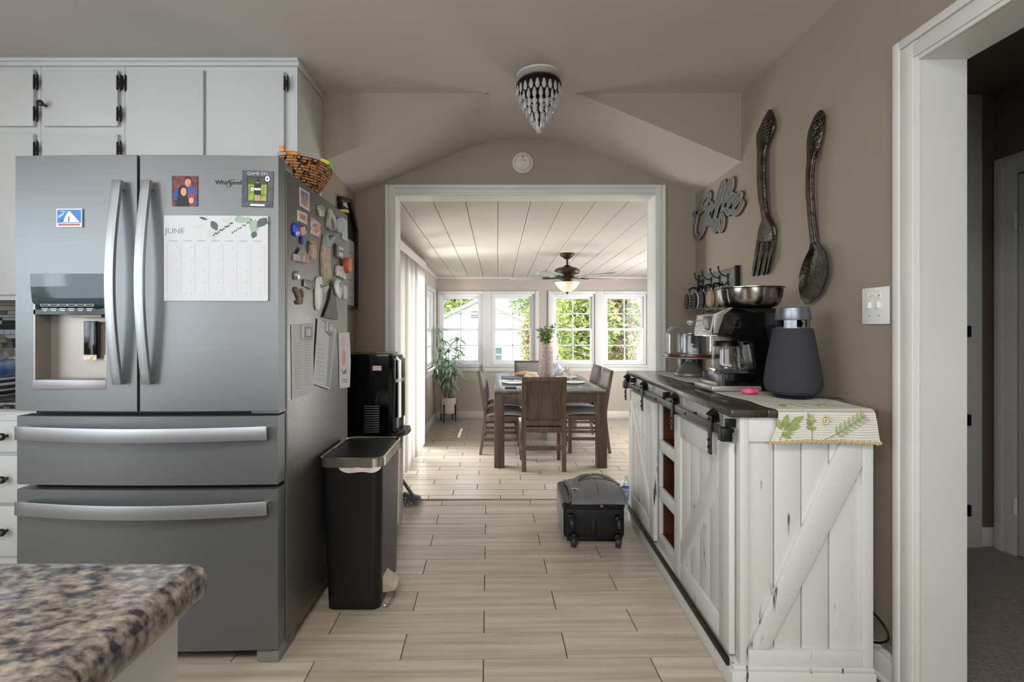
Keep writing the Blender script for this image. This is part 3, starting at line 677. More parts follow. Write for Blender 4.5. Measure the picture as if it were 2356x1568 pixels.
MB().box(FX0+.01, FX0+.085, FYF-.045, FYF+.10, .0, .055).box(FX0+.02, FX0+.08, FYB-.1, FYB-.02, 0, .035).box(FX1-.08, FX1-.02, FYB-.1, FYB-.02, 0, .035).build('foot', MATS['foot_grey'], fr_, bevel=.008)
# maker's lettering on the door
bx = DX(528)
ty = yf(bx)-.0012
text('Whirlpool', .0215, basis((bx-.003, ty, DZ(420)), (.08, yf(bx+.037)-yf(bx-.043), 0), (0, 0, 1)), mat('badge_dark', (62, 64, 68), .3, metal=.6), rdo, extrude=.001)
MB().tube([(bx+.018*cos(a)*1.0+.006, ty-.0015, DZ(421)+.011*sin(a)+.005*cos(a)) for a in [i*pi/8 for i in range(2, 13)]], .0007, 6).build('emblem_swoosh', mat('badge_gold', (190, 160, 70), .3, metal=1), rdo)

# ------------------------------------------------------------------ flat things held to the fridge doors
FF = lambda u, v, w_: (u, yf(u)-.0016-w_, v)
def picture(name, label, cat, x0, y0, x1, y1, base, layers, fr=FF, P_=None, th=.0015, tilt=0, border=None):
    """flat print: a card with thin coloured shapes given in 0..1 of its width and height (v up)"""
    P_ = P_ or (lambda x, y: (DX(x), DZ(y)))
    a = P_(x0, y1); b = P_(x1, y0)
    cu, cv = (a[0]+b[0])/2, (a[1]+b[1])/2; W, H = b[0]-a[0], b[1]-a[1]
    ct, st = cos(tilt), sin(tilt)
    g = lambda u, v, w_: fr(cu+(u-.5)*W*ct-(v-.5)*H*st, cv+(u-.5)*W*st+(v-.5)*H*ct, w_)
    t = root(name, label, cat, [g(0, 0, 0), g(1, 1, th), g(1, 0, 0), g(0, 1, 0)])
    n = max(1, int(abs(W)/.03)); mb = MB().sheet(lambda u, v: g(u, v, th), n+1, 2, Vector(g(.5, .5, 0))-Vector(g(.5, .5, th)))
    mb.build('card', base if not isinstance(base, (str, tuple)) else flat(base, .5), t, smooth=None)
    lv = th
    for (nm, col, shapes) in layers:
        lv += .00025; mb = MB()
        if nm.startswith(('printed_leaf', 'printed_ball')):
            for s_ in shapes[1:]: MB().plate(g, s_, lv-.0002, lv).build(nm, flat(col, .5), t, smooth=None)
            shapes = shapes[:1]
        for s_ in shapes: mb.plate(g, s_, lv-.0002, lv)
        mb.build(nm, flat(col, .5) if isinstance(col, (str, tuple)) else col, t, smooth=None)
    return t, g
skin = '#c99a7e'
ph = mat('photo_backdrop', (52, 34, 46), .5, col2=(132, 62, 50), scale=(60, 60, 60))
picture('family_photo', 'photo of three people in blue and black on the fridge door beside the handle', 'photo', 399, 406, 457, 475, ph, [
    ('printed_shirt', '#3b4d92', [[(.30, .1), (.98, .1), (.97, .55), (.80, .66), (.55, .66), (.35, .45)]]),
    ('printed_face', '#c08a6c', [circ(.63, .78, .12, 14, .14)]), ('printed_hair', '#1d1513', [[(.50, .84), (.52, .95), (.63, .99), (.76, .95), (.77, .83), (.72, .90), (.55, .90)], circ(.44, .48, .19, 16, .20)]),
    ('printed_sweater', '#15141a', [[(.15, .0), (.68, .0), (.66, .30), (.52, .40), (.35, .38), (.2, .25)]]), ('printed_face', '#c9957a', [circ(.47, .47, .115, 14, .14)]),
    ('printed_hat', '#9c3a3f', [circ(.78, .30, .15, 14, .12)]), ('printed_face', '#d0a48c', [circ(.77, .18, .10, 12, .10)]), ('printed_sleeve', '#2f4387', [[(.05, .12), (.25, .2), (.28, .62), (.12, .5)]])])
gp, gg = picture('game_card', 'dark grey picture card reading GAME ON with a girl in a black kit', 'photo', 557, 392, 627, 476, mat('slate_card', (92, 92, 104), .5, col2=(66, 66, 78), scale=(40, 40, 40)), [
    ('printed_frame', '#14161a', [rect(.17, .83, .15, .83)]), ('printed_field', mat('printed_grass', (168, 176, 72), .5, col2=(96, 122, 48), scale=(60, 60, 60)), [rect(.20, .80, .17, .81)]),
    ('printed_trees', '#3d4a2c', [rect(.20, .80, .62, .81)]), ('printed_skin', '#c49a84', [circ(.51, .70, .045, 10), rect(.44, .50, .18, .36), rect(.53, .59, .18, .36)]),
    ('printed_kit', '#1a1a1e', [[(.39, .64), (.63, .64), (.61, .50), (.41, .50)], rect(.40, .62, .33, .46), circ(.52, .73, .055, 10)]), ('printed_band', '#d8d8da', [rect(.41, .61, .46, .52)]),
    ('printed_ball', '#f0f0f0', [circ(.34, .48, .05, 12), circ(.82, .78, .075, 14), [(.28, .08), (.76, .08), (.74, .055), (.76, .03), (.28, .03), (.30, .055)]]), ('printed_patch', '#17181c', [circ(.82, .78, .03, 6), circ(.34, .48, .02, 6)])], tilt=R(-1.2))
c_ = gg(.5, .91, .0025); text('GAME ON', .0155, basis(c_, (1, .03, 0), (0, 0, 1)), flat('#c3c5cc'), gp, extrude=.0002)
# june calendar
paper = mat('paper_white', (200, 202, 205), .7)
cal, cg = picture('wall_calendar', 'white June calendar with green leaves printed along its top, on the fridge', 'calendar', 383, 497, 617, 692, paper, [
    ('printed_leaf_pale', '#bcc4bd', [leafpts(.44, .86, .16, .10, R(-72)), leafpts(.29, .85, .12, .03, R(25)), leafpts(.56, .99, .10, .04, R(-60)), leafpts(.83, .98, .10, .06, R(-120)), leafpts(.60, .90, .12, .05, R(60))]),
    ('printed_leaf_sage', '#93ab98', [leafpts(.88, .96, .18, .10, R(-97)), leafpts(.76, .99, .10, .07, R(-150)), leafpts(.70, .93, .12, .06, R(20)), leafpts(.80, .99, .12, .06, R(-60))]),
    ('printed_leaf_dark', '#4f5a55', [leafpts(.46, .94, .13, .07, R(-66)), leafpts(.99, .98, .15, .09, R(-130)), leafpts(.34, .98, .09, .03, R(-20)), leafpts(.88, .82, .09, .06, R(-108)), leafpts(.92, .95, .10, .05, R(-20))]),
    ('printed_berries', '#434d49', [circ(.48+.016*i, .77+.013*i+.008*sin(i*2), .009, 7, .011) for i in range(12)]+[circ(.66+.02*i, .80+.016*i+.01*sin(i*3), .007, 7, .010) for i in range(10)]),
    ('printed_grid', '#c3c6ca', [rect(.03, .97, .12+.135*i, .1215+.135*i) for i in range(5)]+[rect(.03+.134*i, .0315+.134*i, .08, .66) for i in range(8)]),
    ('printed_weekdays', '#a3a7ac', [rect(.055+.134*i, .13+.134*i, .700, .708) for i in range(7)]),
    ('printed_dates', '#9aa0a6', [rect(.125+.134*i, .132+.134*i, .62-.135*j, .628-.135*j) for i in range(7) for j in range(5)])], th=.006)
c_ = cg(.105, .815, .0068); text('JUNE', .026, basis(c_, Vector(cg(.2, .8, 0))-Vector(cg(0, .8, 0)), (0, 0, 1)), flat('#8f9498'), cal, extrude=.0002, squash=1.15)
picture('travel_magnet', 'small travel magnet with a white triangular monument under a blue sky', 'magnet', 133, 481, 193, 523, flat('#e8ecf2', .3), [
    ('printed_sky', '#3f78c2', [rect(.03, .97, .22, .95)]), ('printed_cloud', '#a9c4e4', [[(.06, .6), (.3, .8), (.32, .72), (.1, .5)], [(.1, .9), (.4, .86), (.3, .8)]]), ('printed_monument', '#e2e6ea', [[(.24, .26), (.46, .86), (.54, .86), (.92, .26)]]),
    ('printed_door', '#55636f', [rect(.47, .52, .28, .58)]), ('printed_tree', '#3c5c3a', [circ(.24, .36, .07, 8)]), ('printed_caption', '#b25a4e', [rect(.08, .92, .08, .18)])], th=.004)

# ------------------------------------------------------------------ on top of the fridge
bk = thing('wicker_basket', 'dark and tan coiled basket full of snacks on the corner of the fridge', 'basket', (-.84, 2.20, 1.7455))
bc0 = Vector((-.843, 2.20, 1.7462)); NB = 12
wk1 = mat('coil_basket', (186, 132, 82), .7, col2=(26, 19, 15), scale=(95, 95, 50), detail=1, lo=.52, hi=.60, bump=.5, bscale=160)
for k in range(NB):
    t = k/(NB-1); r = .052+.066*t**.8; z = .010+.108*t
    MB().tube([(bc0.x+r*cos(a), bc0.y+r*1.28*sin(a), bc0.z+z) for a in [2*pi*i/40 for i in range(40)]], .0052, 6, closed=True).build('coil', wk1, bk)
    MB().tube([(bc0.x+(r-.001)*cos(a), bc0.y+(r-.001)*1.28*sin(a), bc0.z+z+.005) for a in [2*pi*i/40 for i in range(40)]], .0036, 5, closed=True).build('dark_binding', mat('dark_binding', (30, 22, 17), .8), bk)
MB().lathe([(0, .004), (.050, .004), (.050, .012), (0, .012)], tuple(bc0), 24, sy=1.28).build('base', wk1, bk)
grs = 'snacks in the basket on the fridge'
one(MB().box(-.905, -.825, 2.10, 2.17, 1.775, 1.912), 'snack_bag', 'orange snack bag poking out of the basket at the cabinet side', 'snack', mat('orange_bag', (214, 140, 54), .35, col2=(236, 176, 92), scale=(20, 20, 20)), grs, bevel=.02, seg=3)
one(MB().box(-.875, -.800, 2.185, 2.235, 1.775, 1.908), 'snack_bag', 'red-orange snack packet in the middle of the basket on the fridge', 'snack', flat('#c25a30', .35), grs, bevel=.012, seg=3)
Tn = Matrix.Translation((-.795, 2.262, 1.830)) @ Matrix.Rotation(R(24), 4, 'Y')
yb = thing('snack_box', 'yellow and green snack box leaning on the rim of the basket', 'snack', (-.79, 2.262, 1.80), 0, grs)
MB().box(-.026, .016, -.012, .012, 0, .095).xf(Tn).build('carton', mat('box_yellow', (232, 212, 52), .4), yb, bevel=.003)
MB().box(.0165, .030, -.012, .012, 0, .095).xf(Tn).build('green_flap', mat('box_green', (66, 196, 56), .4), yb, bevel=.002)
sq = thing('squeeze_pack', 'small orange and silver pack standing highest in the snack basket', 'snack', (-.885, 2.085, 1.85), 0, grs)
MB().box(-.905, -.865, 2.078, 2.092, 1.80, 1.895).build('pouch', mat('silver_pouch', (176, 182, 188), .3, metal=.3), sq, bevel=.006, seg=2)
MB().box(-.896, -.874, 2.079, 2.091, 1.8955, 1.922).build('spout', mat('orange_cap', (226, 150, 66), .4), sq, bevel=.005, seg=2)
jl = thing('lidded_pot', 'dark pot lid with a twig-shaped handle peeping over the fridge top', 'pot', (DX(510)*1.20, 2.12, 1.7455))
jp = Vector((-1.155, 2.12, 1.7455))
MB().lathe([(0, 0), (.07, 0), (.075, .06), (.055, .075), (.025, .083), (0, .084)], tuple(jp), 20).build('lid', black, jl)
MB().tube([jp+Vector((0, 0, .08)), jp+Vector((.002, 0, .10)), jp+Vector((.007, 0, .125))], [.004, .0045, .0035], 7).build('handle', black_iron, jl)
MB().tube([jp+Vector((.002, 0, .098)), jp+Vector((-.006, 0, .112))], [.004, .002], 7).build('twig', black_iron, jl)

# ------------------------------------------------------------------ magnets and papers on the fridge side
SPx = lambda x, y: (888.8/(1144-x), CAM_Z+(753-y)*.761/(1144-x))
FS = lambda u, v, w_: (FX1+.0006+w_, u, v)
def sp(pts): return [SPx(x, y) for (x, y) in pts]
def mag(name, label, pts, th, col, layers=(), cat='magnet', w0=.0, grp=None, bevel=0, rough=.5):
    P3 = [FS(u, v, w_) for (u, v) in sp(pts) for w_ in (w0, th)]
    t = root(name, label, cat, P3, grp)
    MB().plate(FS, sp(pts), w0, th).build('card' if th < .003 else 'body', flat(col, rough) if isinstance(col, (str, tuple)) else col, t, smooth=30, bevel=bevel)
    lv = th
    for (nm, c, pl, h) in layers:
        mb = MB()
        for q in pl: mb.plate(FS, sp(q), th-.0002, th+h)
        mb.build(nm, flat(c, .5) if isinstance(c, (str, tuple)) else c, t, smooth=30)
    return t
mag('photo_print', 'white-bordered blue photo high on the fridge side, under the basket', [(688, 430), (711, 444), (711, 486), (689, 472)], .001, '#dfe1e4', [('printed_photo', mat('blue_photo', (84, 104, 130), .4, col2=(198, 150, 110), scale=(25, 25, 25)), [[(690, 434), (709, 446), (709, 481), (691, 469)]], .0004)], 'photo')
mag('souvenir_magnet', 'cream rectangular magnet with a reddish drawing, under the bordered photo', [(683, 483), (703, 492), (703, 517), (683, 508)], .006, '#cfc6b2', [('printed_scene', '#a8704e', [[(687, 491), (699, 496), (699, 507), (687, 502)]], .001)])
kg = mag('key_magnet', 'bright blue key-shaped magnet with colourful fish', [(671, 516), (677, 513), (683, 517), (685, 523), (689, 520), (697, 519), (702, 525), (701, 536), (696, 543), (690, 545), (684, 541), (680, 545), (674, 542), (671, 534)], .012, mat('cobalt_resin', (30, 66, 196), .25), [('shank', MATS['cobalt_resin'], [[(690, 544), (696, 544), (697, 563), (690, 561)]], -.004), ('fish_relief', mat('fish_colours', (226, 120, 150), .4, col2=(232, 190, 70), scale=(90, 90, 90)), [[(683, 523), (692, 520), (695, 538), (686, 541)]], .004)], bevel=.002)
mag('glass_magnet', 'green patterned tumbler-shaped magnet near the top of the fridge side', [(727, 473), (733, 471), (742, 475), (740, 486), (742, 498), (731, 497), (729, 485)], .012, mat('green_pattern', (70, 72, 60), .3, col2=(196, 200, 170), scale=(120, 120, 120)), bevel=.002)
mag('souvenir_magnet', 'red and white peaked souvenir magnet beside the blue key', [(713, 499), (735, 515), (733, 546), (713, 538)], .006, mat('red_white', (168, 66, 70), .4, col2=(214, 206, 196), scale=(60, 60, 60)), [('relief', '#b79a72', [[(720, 520), (727, 514), (730, 530), (719, 530)]], .003)])
ho = mag('keyhook_magnet', 'striped beach-hut magnet with a little peaked roof', [(673, 584), (703, 592), (703, 606), (674, 599)], .012, '#b7a8b0', [('stripe_yellow', '#cdb760', [[(680, 586), (683, 587), (683, 601), (680, 600)], [(690, 588), (693, 589), (693, 604), (690, 603)]], .001), ('stripe_blue', '#7f93a6', [[(684, 587), (687, 588), (687, 602), (684, 601)], [(695, 590), (698, 591), (698, 605), (695, 604)]], .001), ('stripe_coral', '#c98478', [[(687, 588), (690, 588), (690, 603), (687, 602)], [(699, 591), (702, 592), (702, 606), (699, 605)]], .001), ('roof', '#8d857b', [[(677, 585), (688, 566), (698, 580), (703, 592)]], -.002)])
mag('lighthouse_magnet', 'cream lighthouse magnet on a tan rock with a lamp on top', [(711, 559), (717, 557), (719, 565), (721, 584), (723, 590), (717, 596), (709, 595), (706, 585), (709, 580), (708, 566)], .016, mat('cream_resin', (206, 194, 168), .5, col2=(150, 118, 78), scale=(45, 45, 45)), [('lamp', '#b58a4c', [[(705, 553), (716, 554), (716, 559), (705, 558)]], -.004)], bevel=.002)
mag('figure_magnet', 'little silver figurine magnet low on the near edge of the fridge side', [(676, 626), (679, 623), (683, 624), (684, 628), (686, 632), (686, 644), (676, 643), (675, 632)], .015, mat('silver_resin', (196, 196, 190), .3, metal=.4, col2=(120, 120, 120), scale=(120, 120, 120)), bevel=.003)
mag('reptile_magnet', 'tan curled animal magnet at the bottom of the cluster', [(676, 659), (681, 663), (689, 668), (691, 672), (690, 682), (693, 692), (690, 700), (681, 700), (677, 692), (683, 690), (680, 678), (674, 668)], .010, mat('tan_resin', (148, 118, 94), .6, col2=(96, 72, 56), scale=(70, 70, 70)), [('tail', '#6b5240', [[(684, 664), (688, 663), (692, 672), (690, 684), (688, 676)]], .004)], bevel=.002)
mag('word_magnet', 'small metal souvenir magnet shaped like city letters', [(695, 643), (700, 642), (704, 646), (709, 644), (714, 645), (719, 645), (720, 656), (719, 664), (711, 666), (700, 659), (695, 658)], .008, mat('pewter_relief', (126, 128, 124), .35, metal=.5, col2=(60, 62, 62), scale=(160, 160, 160)), bevel=.001)
mag('thermometer_magnet', 'slim white oval clip magnet with a small dark window', [(725, 640), (729, 635), (733, 636), (735, 645), (735, 680), (733, 700), (729, 712), (725, 713), (723, 700), (722, 665)], .014, white_s, [('window', '#4d5652', [[(729, 654), (733, 653), (733, 661), (729, 662)]], .001)], bevel=.004)
mag('fragment_magnet', 'small beige shard-shaped magnet beside the white clip', [(740, 660), (752, 655), (755, 659), (751, 667), (744, 674), (740, 673)], .006, '#b8ab95')
mag('clip_magnet', 'white oval clip magnet holding folded grey leaflets', [(762, 645), (766, 641), (772, 644), (777, 655), (777, 675), (774, 686), (769, 686), (763, 675), (760, 660)], .024, mat('pale_plastic', (196, 204, 208), .35), [('window', '#56646a', [[(769, 650), (772, 649), (775, 660), (772, 661)]], .001)], w0=.014, bevel=.003)
mag('leaflet', 'dark olive leaflet hanging under the oval clip', [(758, 660), (764, 664), (772, 728), (771, 735), (739, 729), (753, 690)], .012, mat('olive_leaflet', (84, 84, 68), .6), w0=.006, cat='paper')
mag('scissor_magnet', 'blue-handled bottle-opener magnet on a pale wooden fish', [(739, 566), (744, 541), (748, 541), (750, 552), (765, 541), (767, 543), (755, 568), (754, 600), (757, 640), (738, 641), (737, 620), (736, 585)], .012, mat('driftwood', (190, 178, 156), .6, col2=(160, 146, 122), scale=(40, 40, 40)), [('handle', '#7f9daa', [[(742, 541), (747, 541), (750, 552), (763, 541), (767, 542), (752, 570), (743, 566)]], .004)])
mag('kitten_magnet', 'white cut-out magnet with black spots', [(771, 612), (775, 609), (778, 613), (783, 611), (787, 620), (791, 634), (791, 643), (769, 633)], .012, mat('spotted', (206, 202, 190), .5, col2=(40, 38, 36), scale=(90, 90, 90), lo=.60, hi=.64), bevel=.001)
mag('plaque_magnet', 'small framed plaque magnet with curling silver relief', [(769, 560), (785, 567), (785, 597), (769, 590)], .012, '#5f5d54', [('relief', '#c4c2b4', [[(773, 566), (783, 570), (783, 577), (773, 573)], [(773, 579), (782, 582), (782, 592), (773, 588)]], .003)])
one(MB().lathe([(0, 0), (.038, 0), (.038, .022), (.034, .026), (0, .026)], (FX1+.008, SPx(793, 611)[0]-.02, SPx(793, 611)[1]), 24, mt=Matrix.Rotation(pi/2, 4, 'Y')), 'bottle_cap_magnet', 'round orange-edged bottle opener magnet at the far edge of the fridge', 'magnet', mat('orange_rubber', (196, 92, 58), .5), bevel=.002)
mag('ribbon_magnet', 'pale looped ribbon magnet at the top of the fridge side', [(755, 481), (758, 487), (765, 500), (768, 520), (766, 528), (757, 530), (749, 522), (750, 500)], .014, mat('pale_ribbon', (188, 190, 186), .4, col2=(150, 152, 150), scale=(30, 30, 30)), [('inner_loop', '#4b4d4b', [[(757, 498), (762, 512), (764, 524), (759, 529), (755, 522), (754, 508)]], .001)])
mag('souvenir_magnet', 'clear oval souvenir magnet with blue and red picture', [(768, 505), (775, 499), (783, 505), (786, 520), (785, 532), (777, 536), (769, 530), (767, 518)], .014, mat('pale_souvenir', (170, 182, 190), .2, col2=(120, 130, 170), scale=(50, 50, 50)))
mag('note_paper', 'narrow pale note stuck at the far top edge of the fridge side', [(786, 500), (798, 507), (799, 556), (786, 549)], .002, '#b5b9b9', cat='paper')
mag('tag_magnet', 'clear acrylic tag at the far edge under the orange magnet', [(787, 656), (796, 658), (796, 688), (787, 686)], .006, '#b9bcb9')
# two magnets holding papers, and the papers
lines = lambda x0, x1, y0, y1, n, dy: [[(x0, y0+(y1-y0)*i/n), (x1, y0+(y1-y0)*i/n-dy), (x1, y0+(y1-y0)*i/n-dy+1.6), (x0, y0+(y1-y0)*i/n+1.6)] for i in range(n)]
mag('paper_list', 'tall white typed list hanging from a square magnet on the fridge side', [(669, 746), (719, 743), (719, 901), (671, 919)], .004, paper, [('printed_lines', '#9a9b98', lines(674, 690, 790, 900, 17, 3)+lines(696, 712, 788, 890, 17, 3), .0003)], 'paper', w0=.001)
mag('paper_form', 'white form with a grey column tilted under the second square magnet', [(728, 731), (769, 758), (755, 896), (718, 883)], .007, paper, [('printed_column', '#868c8e', [[(755, 756), (766, 761), (754, 890), (746, 888)]], .0003), ('printed_lines', '#9a9b98', lines(726, 744, 790, 880, 9, -4), .0003)], 'paper', w0=.004)
mag('handprint_paper', 'white strip with a pink handprint flower and a black leaf', [(777, 765), (802, 764), (805, 830), (803, 890), (780, 893), (779, 830)], .004, paper, [('printed_hand', '#cf7f88', [[(785, 806), (789, 802), (794, 812), (793, 832), (789, 842), (785, 836)], [(784, 776), (785.5, 776), (787, 800), (785, 800)], [(788, 772), (790, 773), (791, 798), (789, 799)], [(796, 790), (798, 792), (795, 804), (794, 803)]], .0003), ('printed_leaf', '#4a4a4c', [[(787, 855), (795, 848), (794, 858), (788, 862)], [(784, 846), (787, 856), (785, 858)]], .0003), ('printed_text', '#58585a', [[(785, 872), (797, 871), (797, 873), (785, 874)], [(785, 877), (796, 876), (796, 878), (785, 879)]], .0003)], 'paper', w0=.001)
for nm, lb, q, w0 in (('square_magnet', 'grey square monogram magnet holding the typed list', [(690, 748), (711, 749), (712, 779), (690, 779)], .004), ('square_magnet', 'grey square monogram magnet holding the tilted form', [(746, 735), (760, 751), (757, 773), (744, 762)], .007)):
    mx_ = sum(p[0] for p in q)/4; my_ = sum(p[1] for p in q)/4
    sh = lambda k: [(mx_+(x-mx_)*k, my_+(y-my_)*k) for (x, y) in q]
    mag(nm, lb, q, w0+.010, '#aeb0ae', [('ring', '#55585a', [sh(.76)], .0012), ('face', '#b6b9bb', [sh(.55)], .0022)], w0=w0, bevel=.002)
# ------------------------------------------------------------------ barn-door sideboard
AS = R(1.7)
dist = mat('distressed_white_paint', (208, 209, 206), .5, col2=(70, 66, 62), scale=(34, 34, 5), detail=6, lo=.66, hi=.72, bump=.08, bscale=40)
darkwood = mat('dark_stained_wood', (92, 54, 30), .4, col2=(44, 24, 14), scale=(6, 40, 6), detail=5, lo=.3, hi=.7)
topwood = mat('weathered_top', (74, 64, 56), .28, col2=(36, 31, 28), scale=(30, 3, 30), detail=6, lo=.3, hi=.7, coat=.3)
sb = thing('sideboard', 'white distressed barn-door sideboard with a dark plank top against the wall', 'sideboard', (.755, 1.63, 0), -AS)
MS = M[sb.name]
def S(mb, name, m, parent=sb, **k): return mb.xf(MS).build(name, m, parent, **k)
L_ = 1.49; Dp = .455; TZ = .911
S(MB().box(0, Dp, 0, L_, 0, .070).box(.006, Dp-.002, .006, L_-.006, .070, .084), 'plinth', dist, bevel=.004)
S(MB().box(.030, .452, .036, .578, .084, .886), 'near_compartment', dist)
S(MB().box(.030, .452, .922, 1.470, .084, .886), 'far_compartment', dist)
S(MB().box(.438, .452, .578, .922, .084, .886).box(.034, .438, .578, .592, .13, .80).box(.034, .438, .908, .922, .13, .80), 'interior', darkwood)
for z in (.130, .365, .603): S(MB().box(.045, .438, .592, .908, z, z+.016), 'shelf', darkwood)
for z0, z1 in ((.084, .146), (.320, .381), (.562, .618), (.800, .886)): S(MB().box(.030, .048, .578, .922, z0, z1), 'rail', dist, bevel=.002)
for y in (.578, .906): S(MB().box(.030, .048, y, y+.016, .146, .80), 'stile', dist, bevel=.002)
# near end: recessed planks, frame and diagonal brace
for a, b in ((.058, .142), (.146, .230), (.234, .318), (.322, .420)): S(MB().box(a, b, .026, .040, .132, .812), 'plank', dist, bevel=.002)
S(MB().box(.030, .058, .012, .040, .084, .886), 'stile', dist, bevel=.002); S(MB().box(.418, .452, .012, .040, .084, .886), 'stile', dist, bevel=.002)
S(MB().box(.058, .418, .012, .040, .806, .886), 'rail', dist, bevel=.002); S(MB().box(.058, .418, .012, .040, .084, .134), 'rail', dist, bevel=.002)
FE = lambda u, v, w_: (u, .012-w_, v)
S(MB().plate(FE, [(.060, .134), (.122, .134), (.418, .730), (.418, .806), (.350, .806)], -.016, 0), 'brace', dist, bevel=.002)
def barn(y0, y1, flip):
    z0, z1 = .101, .795; x0, x1 = .006, .026; t = .082
    d_ = S(MB().box(x0+.012, x1, y0+.01, y1-.01, z0+.01, z1-.01), 'door', dist)
    n = 4
    for k in range(n):
        a = y0+t+(y1-y0-2*t)*k/n; S(MB().box(x0+.007, x0+.013, a+.0015, y0+t+(y1-y0-2*t)*(k+1)/n-.0015, z0+t, z1-t), 'plank', dist, d_, bevel=.0015)
    S(MB().box(x0, x1, y0, y0+t, z0, z1), 'stile', dist, d_, bevel=.002); S(MB().box(x0, x1, y1-t, y1, z0, z1), 'stile', dist, d_, bevel=.002)
    S(MB().box(x0, x1, y0+t, y1-t, z0, z0+t), 'rail', dist, d_, bevel=.002); S(MB().box(x0, x1, y0+t, y1-t, z1-t, z1), 'rail', dist, d_, bevel=.002)
    F = lambda u, v, w_: (x0-w_, u, v)
    a, b, c, e = y0+t, y1-t, z0+t, z1-t
    q = [(a, e), (a, e-.085), (b-.034, c), (b, c), (b, c+.085), (a+.034, e)] if not flip else [(b, e), (b, e-.085), (a+.034, c), (a, c), (a, c+.085), (b-.034, e)]
    S(MB().plate(F, q, -.013, 0), 'brace', dist, d_, bevel=.002)
    return d_
dn = barn(.040, .606, False); df = barn(.925, 1.470, True)
rl = S(MB().box(-.014, -.008, .022, 1.462, .816, .846), 'slide_rail', mat('iron_rail', (92, 90, 90), .35, metal=.8), bevel=.001)
for y in (.060, .400, .82, 1.15, 1.43): S(MB().tube([(-.018, y, .831), (.03, y, .831)], .006, 8), 'bolt', black_iron, rl)
for y in (.045, .74, 1.40): S(MB().box(-.004, .030, y-.005, y+.005, .846, .874), 'spacer', black_iron, rl, bevel=.002)
for y in (.022, 1.462): S(MB().box(-.032, .004, y-.016, y+.016, .806, .850), 'rail_stop', black, rl, bevel=.003)
for y, d_ in ((.136, dn), (.557, dn), (1.06, df), (1.45, df)):
    h_ = S(MB().box(-.022, -.016, y-.013, y+.013, .735, .868), 'hanger', mat('hanger_iron', (58, 56, 56), .4, metal=.6), d_, bevel=.001)
    S(MB().tube([(-.022, y+.013*cos(a)*0, .868+.0) for a in (0,)]+[(-.020, y, .872), (-.010, y, .884), (.001, y, .872), (.002, y, .846)], None, sq=(.024, .005, (0, 1, 0))), 'hanger_hook', black_iron, h_)
    S(MB().tube([(-.014, y, .858), (.001, y, .858)], .014, 14), 'roller', black_gloss, h_)
    for z in (.760, .785, .857): S(MB().tube([(-.027, y, z), (-.02, y, z)], .005, 8), 'bolt', black_iron, h_)
S(MB().box(-.006, .004, .030, 1.46, .070, .097), 'floor_guide', mat('guide_iron', (48, 40, 34), .4, metal=.6), bevel=.001)
for k in range(4): S(MB().box(-.006+.1165*k, -.006+.1165*(k+1)-.0012, -.004, L_-.004, .886, TZ), 'top_plank', topwood, bevel=.003)

# runner cloth draped over the near end
def runner_mat():
    m = mat('linen_runner', (222, 218, 208), .85, bump=.15, bscale=220, bdist=.002); N = m.node_tree.nodes; L = m.node_tree.links
    tc = N.new('ShaderNodeTexCoord'); sp_ = N.new('ShaderNodeSeparateXYZ'); L.new(tc.outputs['Object'], sp_.inputs[0])
    sb_ = N.new('ShaderNodeMath'); sb_.operation = 'SUBTRACT'; L.new(sp_.outputs['Y'], sb_.inputs[0]); L.new(sp_.outputs['Z'], sb_.inputs[1])
    mu = N.new('ShaderNodeMath'); mu.operation = 'MULTIPLY'; mu.inputs[1].default_value = 820; L.new(sb_.outputs[0], mu.inputs[0])
    sn = N.new('ShaderNodeMath'); sn.operation = 'SINE'; L.new(mu.outputs[0], sn.inputs[0])
    gt = N.new('ShaderNodeMath'); gt.operation = 'GREATER_THAN'; gt.inputs[1].default_value = .72; L.new(sn.outputs[0], gt.inputs[0])
    mx = N.new('ShaderNodeMix'); mx.data_type = 'RGBA'; mx.inputs['A'].default_value = lin((222, 218, 208)); mx.inputs['B'].default_value = lin((172, 170, 168))
    L.new(gt.outputs[0], mx.inputs['Factor']); L.new(mx.outputs['Result'], N['Principled BSDF'].inputs['Base Color']); return m
rn = thing('table_runner', 'cream striped runner with embroidered green leaves hanging over the sideboard end', 'runner', (.755, 1.63, TZ-.1), -AS)
def runner(u, v):
    s_ = u*1.46; x0 = .125+.012*sin(s_*9)+.008*sin(s_*23)
    x = x0+(.441-x0)*v
    if s_ < .100: return MS @ Vector((x+.012*sin(v*7)*(1-s_/.1)*.5-(.035*(1-v)-.02)*(s_/.1-1)*-.6, -.0105-.004*abs(sin(v*9+s_*20))*(1-s_/.1), TZ-.100+s_*.985+.006*(1-s_/.1)*sin(v*3.2)))
    if s_ < .115: k = (s_-.100)/.015; return MS @ Vector((x, -.0105+.012*k, TZ-.0015+.0035*k))
    return MS @ Vector((x, s_-.115+.0015, TZ+.002+.0012*(1+sin(s_*31+v*5))*(.4+.6*abs(v-.5))))
MB().sheet(runner, 110, 26, (0, 0, .0016)).build('cloth', runner_mat(), rn, smooth=60)
emb = mat('green_embroidery', (132, 150, 84), .8, col2=(160, 172, 108), scale=(60, 60, 60)); emb2 = mat('sage_embroidery', (166, 178, 132), .8); bud = mat('cream_embroidery', (214, 204, 172), .8)
def FEr(u, v, w_): return MS @ Vector((u, -.0155-w_, v))
def FTr(u, v, w_): return MS @ Vector((u, v, TZ+.0052+w_))
def sprig(fr, pts, m, w1=.0012): return [MB().plate(fr, p, -.002, w1).build('embroidered_leaf', m, rn, smooth=None) for p in pts]
z0 = TZ
